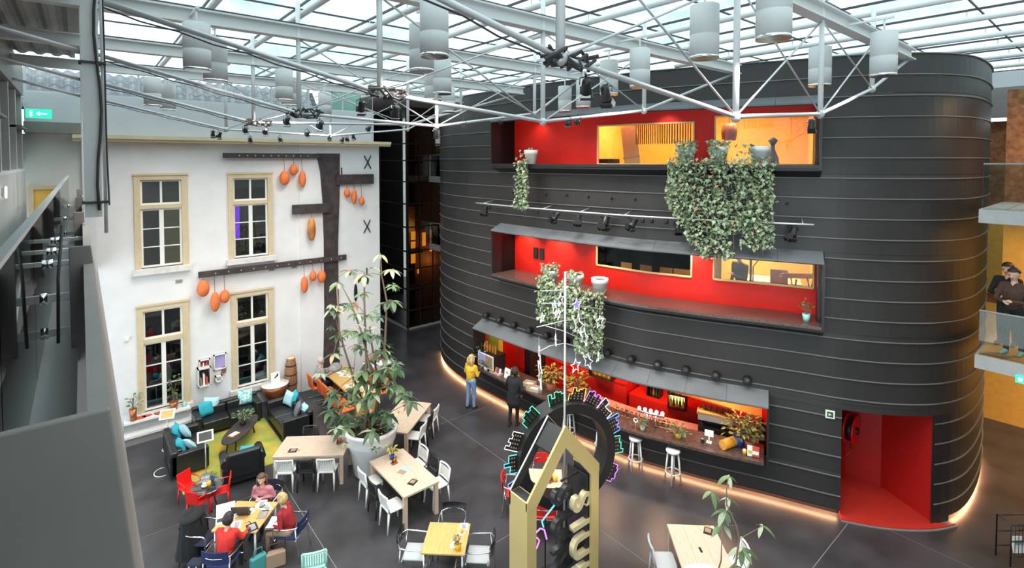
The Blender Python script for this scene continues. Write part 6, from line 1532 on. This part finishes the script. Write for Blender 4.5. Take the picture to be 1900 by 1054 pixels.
for px, py, x, top, lab, z in ((1868, 640, 14.9, 'c_black', 'person in black on the lower gallery bridge, further from the rail', 4.112), (1880, 645, 14.25, 'c_brown', 'person in dark brown on the lower gallery bridge, next to the rail', 4.112)):
    p = PXp(px, py, x); person(lab, (x, p[1], z), PI - .3, 'stand', top, 'c_black', 'c_brown' if x > 14.5 else 'cyan_pot', 'hair_dark', 'short', ((.10, .26, 1.10), (.24, .08, 1.12)), ((.10, -.26, 1.10), (.24, -.08, 1.10)), .03, scale=1.0, nod=.3)
p, a = spt(1375, 505, -1.25, 0); person('person in dark clothes with an instrument in the amber music room', (p[0], p[1], 3.75), a - .8, 'stand', 'c_brown', 'c_brown', 'c_black', 'hair_brown', 'short', ((.14, .25, 1.1), (.3, .1, 1.2)), None, .05, scale=1.1, voxel=.014)
t = thing('double_bass', 'dark wooden string instrument held in the amber music room', 'instrument', tuple(Vector((p[0], p[1], 3.75)) + Vector(F(10, 0)) * 0 + Vector((math.cos(a + .6) * .38, math.sin(a + .6) * .38, 0))), a)
MB().lathe([(.05, .12), (.24, .3), (.26, .5), (.17, .75), (.21, .95), (.12, 1.12), (.0, 1.15)], 16).xf(Matrix.Diagonal((.5, 1, 1, 1))).build('body', 'wood_brown', t); MB().tube([(.05, 0, 1.05), (.05, 0, 1.85)], .03, 8).build('neck', 'dark_brown', t); MB().tube([(0, 0, .13), (0, 0, 0)], .012, 6).build('endpin', 'chrome', t)

# ================================================================== BIG PLANTS
def leaf_mesh(name, m, L=.22, w=.085):
    v = []; f = []; n = 5
    for i in range(n + 1):
        u = i / n; ww = w * .5 * math.sin(PI * min(1, .08 + u * .92)) ** .8 if u < 1 else 0
        if i == 0: ww = .006
        z = -.35 * L * u * u
        v += [(L * u, -ww, z + .25 * ww), (L * u, 0, z), (L * u, ww, z + .25 * ww)]
    for i in range(n):
        for k in range(2): a = i * 3 + k; f.append((a, a + 1, a + 4, a + 3))
    return MB().add(v, f, True).mesh(name, m)
LM = [leaf_mesh('leaf', m) for m in ('leaf_dark', 'leaf_mid', 'leaf_pale', 'leaf_orange')]
def palmate(parent, org, p, r, size, weights, n=7, tilt=.0, az=None):
    base = r.uniform(0, 2 * PI) if az is None else az
    for k in range(n):
        mat_i = r.choices(range(4), weights)[0]; a = base + (2 * PI * k / n if az is None else (k - (n - 1) / 2) * .62)
        s = size * r.uniform(.8, 1.2); inst('leaf', LM[mat_i], parent, Vector(p) - org, (r.uniform(-.2, .2), r.uniform(-.1, .55) + tilt, a), (s, s, s))
def depth_pt(px, py, d): return Vector((0, 0, CAMZ)) + Vector(ray(px, py)) * d
PC = (5.6, 12.36)
pl = thing('planter', 'huge white planter with a ribbed rim between the dining tables', 'planter', (PC[0], PC[1], 0))
MB().lathe([(.40, 0), (.43, .04), (.57, .82), (.59, .84), (.60, .86), (.645, 1.10), (.67, 1.12), (.675, 1.18), (.65, 1.20), (.60, 1.19), (.57, 1.08), (.3, 1.06)], 40).build('pot', 'planter', pl)
MB().lathe([(0, 1.10), (.3, 1.11), (.585, 1.08), (.585, 1.06)], 28).build('soil', 'soil', pl)
tp_ = thing('umbrella_tree', 'tall slender umbrella tree growing from the huge planter', 'tree', (PC[0], PC[1], 1.09)); org = Vector(tp_.location); r = random.Random(4)
CLU = [(706, 473), (725, 500), (650, 502), (625, 525), (675, 511), (617, 573), (675, 544), (717, 561), (729, 559), (654, 561), (662, 582), (625, 623), (683, 586), (642, 615), (671, 619), (700, 623), (619, 657), (662, 640), (717, 661), (704, 652), (683, 673), (725, 686), (704, 690), (737, 686), (675, 707), (654, 723), (737, 715), (744, 732), (692, 732), (625, 765), (612, 762), (642, 769), (621, 732), (637, 794), (667, 744), (700, 765), (683, 773), (721, 769), (762, 746), (690, 800), (676, 690), (700, 715)]
D0 = .64 * PC[0] + .768 * PC[1]
tips = []
for i, (x, y) in enumerate(CLU):
    d = D0 + r.uniform(-.45, .45); p = depth_pt(x, y, d)
    if y > 780: d = D0 - .75; p = depth_pt(x, y, d)
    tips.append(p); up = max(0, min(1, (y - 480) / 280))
    palmate(tp_, org, p, r, r.uniform(1.3, 1.75) if y > 640 else r.uniform(1.05, 1.45), (.35 + .9 * up, .6, .75 * (1 - up) + .12, .22 * (1 - up) + .08))  # crown paler and more orange, base darker: spotlight put into the leaf colours
stems = [[(700, 780), (690, 700), (672, 620), (650, 560), (634, 530)], [(697, 780), (680, 690), (676, 560), (676, 505)], [(708, 780), (712, 680), (718, 560), (708, 510), (706, 475)], [(694, 780), (655, 700), (630, 620), (625, 530)], [(704, 780), (700, 700), (690, 640), (684, 590)]]
SP = []
for k, s_ in enumerate(stems):
    pts = [depth_pt(x, y, D0 + .12 * (k - 2) * (1 - .1 * j)) for j, (x, y) in enumerate(s_)]
    pts[0] = Vector((PC[0] + .1 * (k - 2), PC[1] + .08 * (k % 2), 1.05)); SP += pts[1:]
    MB().tube([p - org for p in pts], [.035, .03, .024, .018, .012][:len(pts)], 7).build('stem', 'stem', tp_)
br_ = MB()
for p in tips:
    q = min(SP + [Vector((PC[0], PC[1], 1.2))], key=lambda s: (s - p).length + (.3 if s.z > p.z else 0)); br_.tube([q - org, (q * .45 + p * .55) - org + Vector((0, 0, .05)), p - org], [.010, .008, .006], 5)
br_.build('twigs', 'stem', tp_)['kind'] = 'stuff'
ug = MB(); uo = MB()
fol = [MB(), MB(), MB()]
for k in range(55):
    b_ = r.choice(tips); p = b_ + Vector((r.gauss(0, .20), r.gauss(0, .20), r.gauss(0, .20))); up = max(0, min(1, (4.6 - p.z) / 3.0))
    m_ = fol[r.choices((0, 1, 2), (.3 + .8 * up, .7, .6 * (1 - up) + .1))[0]]; L_ = r.uniform(.15, .26); a0 = r.uniform(0, 6)  # small leaves also paler on top, darker below: light put into their colour
    for j in range(6): leaf(m_, p - org, (math.cos(a0 + j * 1.05), math.sin(a0 + j * 1.05), r.uniform(-.7, .1)), L_, r, .42)
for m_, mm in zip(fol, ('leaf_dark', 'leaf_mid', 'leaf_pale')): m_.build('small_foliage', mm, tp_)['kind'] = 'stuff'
for k in range(55):
    a = r.uniform(0, 2 * PI); rr = .5 * r.random() ** .5; leaf(ug if k % 3 else uo, Vector((rr * math.cos(a), rr * math.sin(a), r.uniform(.02, .30))), (math.cos(a), math.sin(a), .4), r.uniform(.10, .2), r, .5)
ug.build('undergrowth', 'leaf_mid', tp_)['kind'] = 'stuff'; uo.build('dry_undergrowth', 'leaf_orange', tp_)['kind'] = 'stuff'
# second planter
P2 = (7.68, 4.22)
p2 = thing('planter', 'second white planter beside the table by the red niche', 'planter', (P2[0], P2[1], 0)); MB().lathe([(.3, 0), (.33, .04), (.43, .72), (.46, .76), (.49, 1.0), (.52, 1.02), (.52, 1.08), (.50, 1.10), (.46, 1.08), (.44, 1.0), (.2, .98)], 36).build('pot', 'planter', p2); MB().lathe([(0, 1.0), (.45, .99), (.45, .97)], 24).build('soil', 'soil', p2)
t2 = thing('umbrella_tree', 'sparse umbrella tree growing from the second planter', 'tree', (P2[0], P2[1], 1.0)); org2 = Vector(t2.location); r = random.Random(9)
d2 = .64 * P2[0] + .768 * P2[1]
C2 = [(1352, 884, 4, 1.0), (1320, 912, 4, 1.05), (1352, 925, 4, .85), (1345, 948, 7, 1.0), (1342, 975, 4, 1.05), (1415, 976, 3, 1.0), (1378, 1018, 7, 1.25), (1368, 1050, 6, 1.15)]
tp2 = []
for x, y, n, s in C2:
    p = depth_pt(x, y, d2 + r.uniform(-.1, .25)); tp2.append(p); palmate(t2, org2, p, r, s * .95, (.2, .45, .8, 0), n, .25)
main = [Vector((P2[0], P2[1], .98)), depth_pt(1365, 1045, d2), depth_pt(1372, 1000, d2), depth_pt(1366, 975, d2), depth_pt(1348, 935, d2), depth_pt(1348, 905, d2), depth_pt(1352, 886, d2)]
MB().tube([p - org2 for p in main], [.02, .018, .015, .013, .011, .008, .006], 7).build('stem', 'stem', t2)
MB().tube([Vector((P2[0] + .05, P2[1], .98)) - org2, depth_pt(1338, 1040, d2) - org2, depth_pt(1340, 980, d2) - org2], [.014, .012, .008], 6).build('stem', 'stem', t2)
for p in tp2:
    q = min(main, key=lambda s: (s - p).length); MB().tube([q - org2, p - org2], [.006, .004], 5).build('leaf_stalk', 'stem', t2)

# ================================================================== GOLDEN HOUSE, WHEEL, STAR MAST
gh = thing('house_frame', 'tall golden open house-shaped frame with black lining', 'sculpture', (5.15, 5.82, 0))
W, E_, A_, Dp, T = 1.67, 2.74, 3.68, .43, .20
MB().box(0, T, 0, Dp, 0, E_).build('post', 'gold', gh, .006); MB().box(W - T, W, 0, Dp, 0, E_ ).build('post', 'gold', gh, .006)
sl_ = (A_ - E_) / (W / 2); dz = .36
for sgn in (0, 1):
    X = lambda x: x if sgn == 0 else W - x
    fr = [(X(0), 0, E_), (X(W / 2), 0, A_), (X(W / 2), 0, A_ - dz), (X(T), 0, E_ + sl_ * T - dz), (X(0), 0, E_ + sl_ * T - dz)]
    MB().extrude([(x, -.006, z) for x, y, z in fr], (0, .036, 0)).build('gable_front', 'gold', gh); MB().extrude([(X(0), Dp - .03, E_), (X(W / 2), Dp - .03, A_), (X(W / 2), Dp - .03, A_ - .22), (X(0), Dp - .03, E_ - .22)], (0, .03, 0)).build('gable_back', 'black_satin', gh)
    MB().extrude([(X(0), Dp - .03, E_), (X(W / 2), Dp - .03, A_), (X(W / 2), Dp - .03, A_ + .012), (X(0), Dp - .03, E_ + .012)], (0, .03, 0)).build('roof_edge', 'steel', gh)
MB().box(T, T + .012, .04, Dp - .02, 0, E_ - .05).box(W - T - .012, W - T, .04, Dp - .02, 0, E_ - .05).build('lining', 'black_satin', gh)
MB().box(0, W, 0, Dp, 0, .06).build('base', 'black_satin', gh)
MB().box(.02, T - .02, .02, Dp - .04, E_ - .06, E_ + .004).build('post_cap', 'black_satin', gh)
MB().extrude([(W / 2 - .30, .035, A_ - .36), (W / 2 - .02, .035, A_ - .06), (W / 2 - .02, .035, A_ - .09), (W / 2 - .30, .035, A_ - .39)], (0, Dp - .07, 0)).build('apex_panel', 'black_satin', gh)
def text_mesh(s, size, ext):
    cu = bpy.data.curves.new('letters', 'FONT'); cu.body = s; cu.size = size; cu.extrude = ext; cu.align_x = 'LEFT'; cu.offset = .012
    ob = bpy.data.objects.new('letters', cu); COL.objects.link(ob); dg = bpy.context.evaluated_depsgraph_get(); dg.update()
    me = bpy.data.meshes.new_from_object(ob.evaluated_get(dg)); bpy.data.objects.remove(ob); return me
for ch, z, x, y, m, lab in (('S', 2.34, 1.08, .08, 'gold_letter', 0), ('I', 1.88, 1.08, .08, 'gold_letter', 0), ('U', 1.64, 1.08, .08, 'gold_letter', 0), ('I', 1.12, 1.08, .08, 'gold_letter', 0),
                            ('S', 2.46, .82, .28, 'black_satin', 1), ('U', 1.98, .82, .28, 'black_satin', 1), ('N', 1.48, .82, .28, 'black_satin', 1)):
    me = text_mesh(ch, .62, .05); me.materials.clear(); me.materials.append(MATS[m])
    o = inst('letter', me, gh, (x, y, z), (PI / 2, PI / 2, 0)); o['label'] = 'gold letter' if lab == 0 else 'black letter'
MB().box(1.40, 1.44, .05, .5, .1, 2.6).box(1.0, 1.44, .25, .28, 2.55, 2.58).box(1.0, 1.44, .25, .28, 1.2, 1.23).build('letter_rail', 'black_satin', gh)
# neon letters behind the house
p = PY(1015, 985, 6.55)
nl = thing('neon_sign', 'cyan and pink neon tube letters standing behind the golden house', 'neon sign', (p[0], 6.62, 0))
zc = p[2]
MB().box(-.36, -.34, .03, .05, 0, zc + .1).box(.05, .07, .03, .05, 0, zc + .2).box(-.38, .2, .03, .05, zc + .0, zc + .02).build('stand', 'black_satin', nl)
MB().tube([(.25, 0, zc + .32), (.05, 0, zc + .22), (-.06, 0, zc + .16), (-.02, 0, zc + .04)], .014, 6).tube([(-.34 + .10 * math.cos(k * .4), 0, zc + .08 + .10 * math.sin(k * .4)) for k in range(1, 8)], .014, 6).build('tube', 'neon_cyan', nl)
MB().tube([(-.36, 0, zc - .02), (-.1, 0, zc + .05), (.0, 0, zc - .02), (.06, 0, zc - .22)], .014, 6).build('tube', 'neon_violet', nl)
MB().tube([(-.30, 0, zc - .30), (-.18, 0, zc - .26), (-.12, 0, zc - .16), (-.18, 0, zc - .08)], .014, 6).build('tube', 'neon_pink', nl)
# skyline wheel
wc = Vector((7.02, 6.85, 2.42)); wh = thing('skyline_wheel', 'black wheel ring edged with neon city skylines behind the golden house', 'sculpture', (wc.x, wc.y, 0), -.35)
n = 40; v = []; Ro, Ri, w2 = 1.0, .82, .20
for k in range(n):
    a = 2 * PI * k / n
    for R_, yy in ((Ro, -w2), (Ro, w2), (Ri, w2), (Ri, -w2)): v.append((R_ * math.cos(a), yy, wc.z + R_ * math.sin(a)))
MB().add(v, [(4 * k + j, 4 * k + (j + 1) % 4, 4 * ((k + 1) % n) + (j + 1) % 4, 4 * ((k + 1) % n) + j) for k in range(n) for j in range(4)], False).build('ring', 'black_paint', wh)
MB().box(-.06, .06, -.06, .06, .03, wc.z - Ri).build('post', 'black_paint', wh); MB().box(-.35, .35, -.3, .3, 0, .03).build('foot', 'black_paint', wh)
r = random.Random(3)
for ang, m in ((205, 'neon_blue'), (180, 'neon_cyan'), (158, 'neon_white'), (132, 'neon_green'), (100, 'neon_green'), (78, 'amber_glow'), (58, 'neon_violet'), (40, 'neon_white'), (20, 'neon_blue'), (-2, 'neon_green'), (-30, 'neon_violet')):
    a = math.radians(ang); L = .34; hh = .27
    M = Matrix.Translation((Ro * math.cos(a), -.05, wc.z + Ro * math.sin(a))) @ Matrix.Rotation(-(a - PI / 2), 4, 'Y')
    steps = [r.uniform(.45, 1) * hh for _ in range(5)]; pts = [(-L / 2, 0, 0)]
    for k, s in enumerate(steps): pts += [(-L / 2 + L * k / 5, 0, s), (-L / 2 + L * (k + 1) / 5, 0, s)]
    pts.append((L / 2, 0, 0))
    pn = MB().extrude(pts, (0, .02, 0)).xf(M).build('skyline_panel', 'black_paint', wh)
    MB().tube(pts, .0065, 5).xf(M @ Matrix.Translation((0, -.012, 0))).build('neon_outline', m, pn)
    wn_ = MB()
    for i in range(4):
        for j in range(3): wn_.box(-L * .38 + i * L * .22, -L * .38 + i * L * .22 + .025, -.008, 0, .03 + .05 * j, .055 + .05 * j)
    wn_.xf(M).build('window_lights', 'c_tan' if ang not in (132, 100) else 'bottle_green', pn)
# star mast
mp = (6.66, 6.5); ms = thing('star_mast', 'tall grey pole with thin cross arms hung with white stars', 'pole', (mp[0], mp[1], 0))
MB().tube([(0, 0, 0.03), (.0, 0, 6.0)], .019, 10).build('pole', 'steel', ms); MB().lathe([(.28, 0), (.28, .02), (.05, .05)], 20).build('foot', 'black_paint', ms)
for pts in (((1005, 540), (1048, 538), (1073, 550)), ((1005, 563), (1048, 563), (1117, 574)), ((996, 607), (1048, 595), (1089, 590)), ((1013, 605), (1048, 615), (1111, 645)), ((999, 653), (1020, 642), (1048, 637), (1075, 645), (1100, 658))):
    k = RND.uniform(-.5, .5)
    P_ = [PY(x, y, mp[1]) for x, y in pts]; MB().tube([(q[0] - mp[0], k * (q[0] - mp[0]) * .0, q[2]) for q in P_], .009, 6).build('arm', 'steel', ms)
STARS = [(1040, 556, 13, .3, 0, 'small white star outline below the top arm'), (1070, 566, 13, 0, 1, 'violet star on the second arm'), (1029, 573, 16, 1.1, 0, 'narrow white star hanging left of the pole at the ivy'), (1037, 583, 11, .5, 0, 'white star in front of the pole side of the ivy'), (1006, 590, 9, .2, 0, 'small white star at the outer end of the second arm'), (1113, 597, 13, 0, 0, 'large white star at the bar end of the second arm'),
         (1031, 631, 11, .9, 0, 'white star between the third and lowest arm'), (1000, 651, 9, .8, 0, 'small white star at the tip of the lowest arm'), (1068, 679, 14, 0, 0, 'white star in front of the bar canopy'), (1110, 661, 9, .8, 0, 'small white star beyond the lowest arm'), (1073, 603, 22, 1.25, 0, 'long narrow white star under the violet one'), (1084, 625, 18, 1.2, 0, 'narrow white star at the end of the third arm'), (1091, 670, 16, 1.4, 0, 'very thin white star below the fourth arm'), (1002, 690, 30, .95, 0, 'biggest white star hanging before the bar tray')]
for x, y, s, rot, vio, lab in STARS:
    p = PY(x, y, mp[1] + RND.uniform(-.04, .04)); R_ = s * 9.2 / 960
    o = thing('star_ornament', lab, 'star', p, rot, 'stars on the star pole')
    pts = [((R_ if k % 2 == 0 else R_ * .45) * math.sin(k * PI / 5), 0, (R_ if k % 2 == 0 else R_ * .45) * math.cos(k * PI / 5)) for k in range(10)]
    MB().tube(pts, .010, 5, closed=True).build('outline', 'star_white', o)
    if vio: MB().extrude(pts, (0, .01, 0)).build('fill', 'star_violet', o)
    MB().tube([(0, 0, R_), (0, 0, R_ + .16)], .003, 4).build('thread', 'steel', o)
# rack at the edge
p = G(1888, 1040, 0)
rk = thing('wire_rack', 'black wire magazine rack by the gallery', 'rack', p, .9)
for y in (-.3, .3):
    MB().tube([(-.15, y, 0), (-.15, y, .85), (.15, y, .85), (.15, y, 0)], .014, 6).build('side_frame', 'black_metal', rk)
for z in (.2, .5, .83):
    MB().tube([(-.15, -.3, z), (-.15, .3, z)], .012, 6).tube([(.15, -.3, z), (.15, .3, z)], .012, 6).build('rail', 'black_metal', rk)
for k in range(7): MB().tube([(-.15, -.22 + .073 * k, .2), (-.15, -.22 + .073 * k, .83)], .006, 5).build('wire', 'black_metal', rk)
t = thing('magazine', 'white magazine standing in the wire rack', 'magazine', (p[0] - .05, p[1], .2), .9); MB().obox((0, 0, .15), (.02, .22, .3), (0, .2, 0)).build('cover', 'paper', t); MB().obox((-.013, 0, .2), (.004, .16, .08), (0, .2, 0)).build('title', 'c_grey', t)
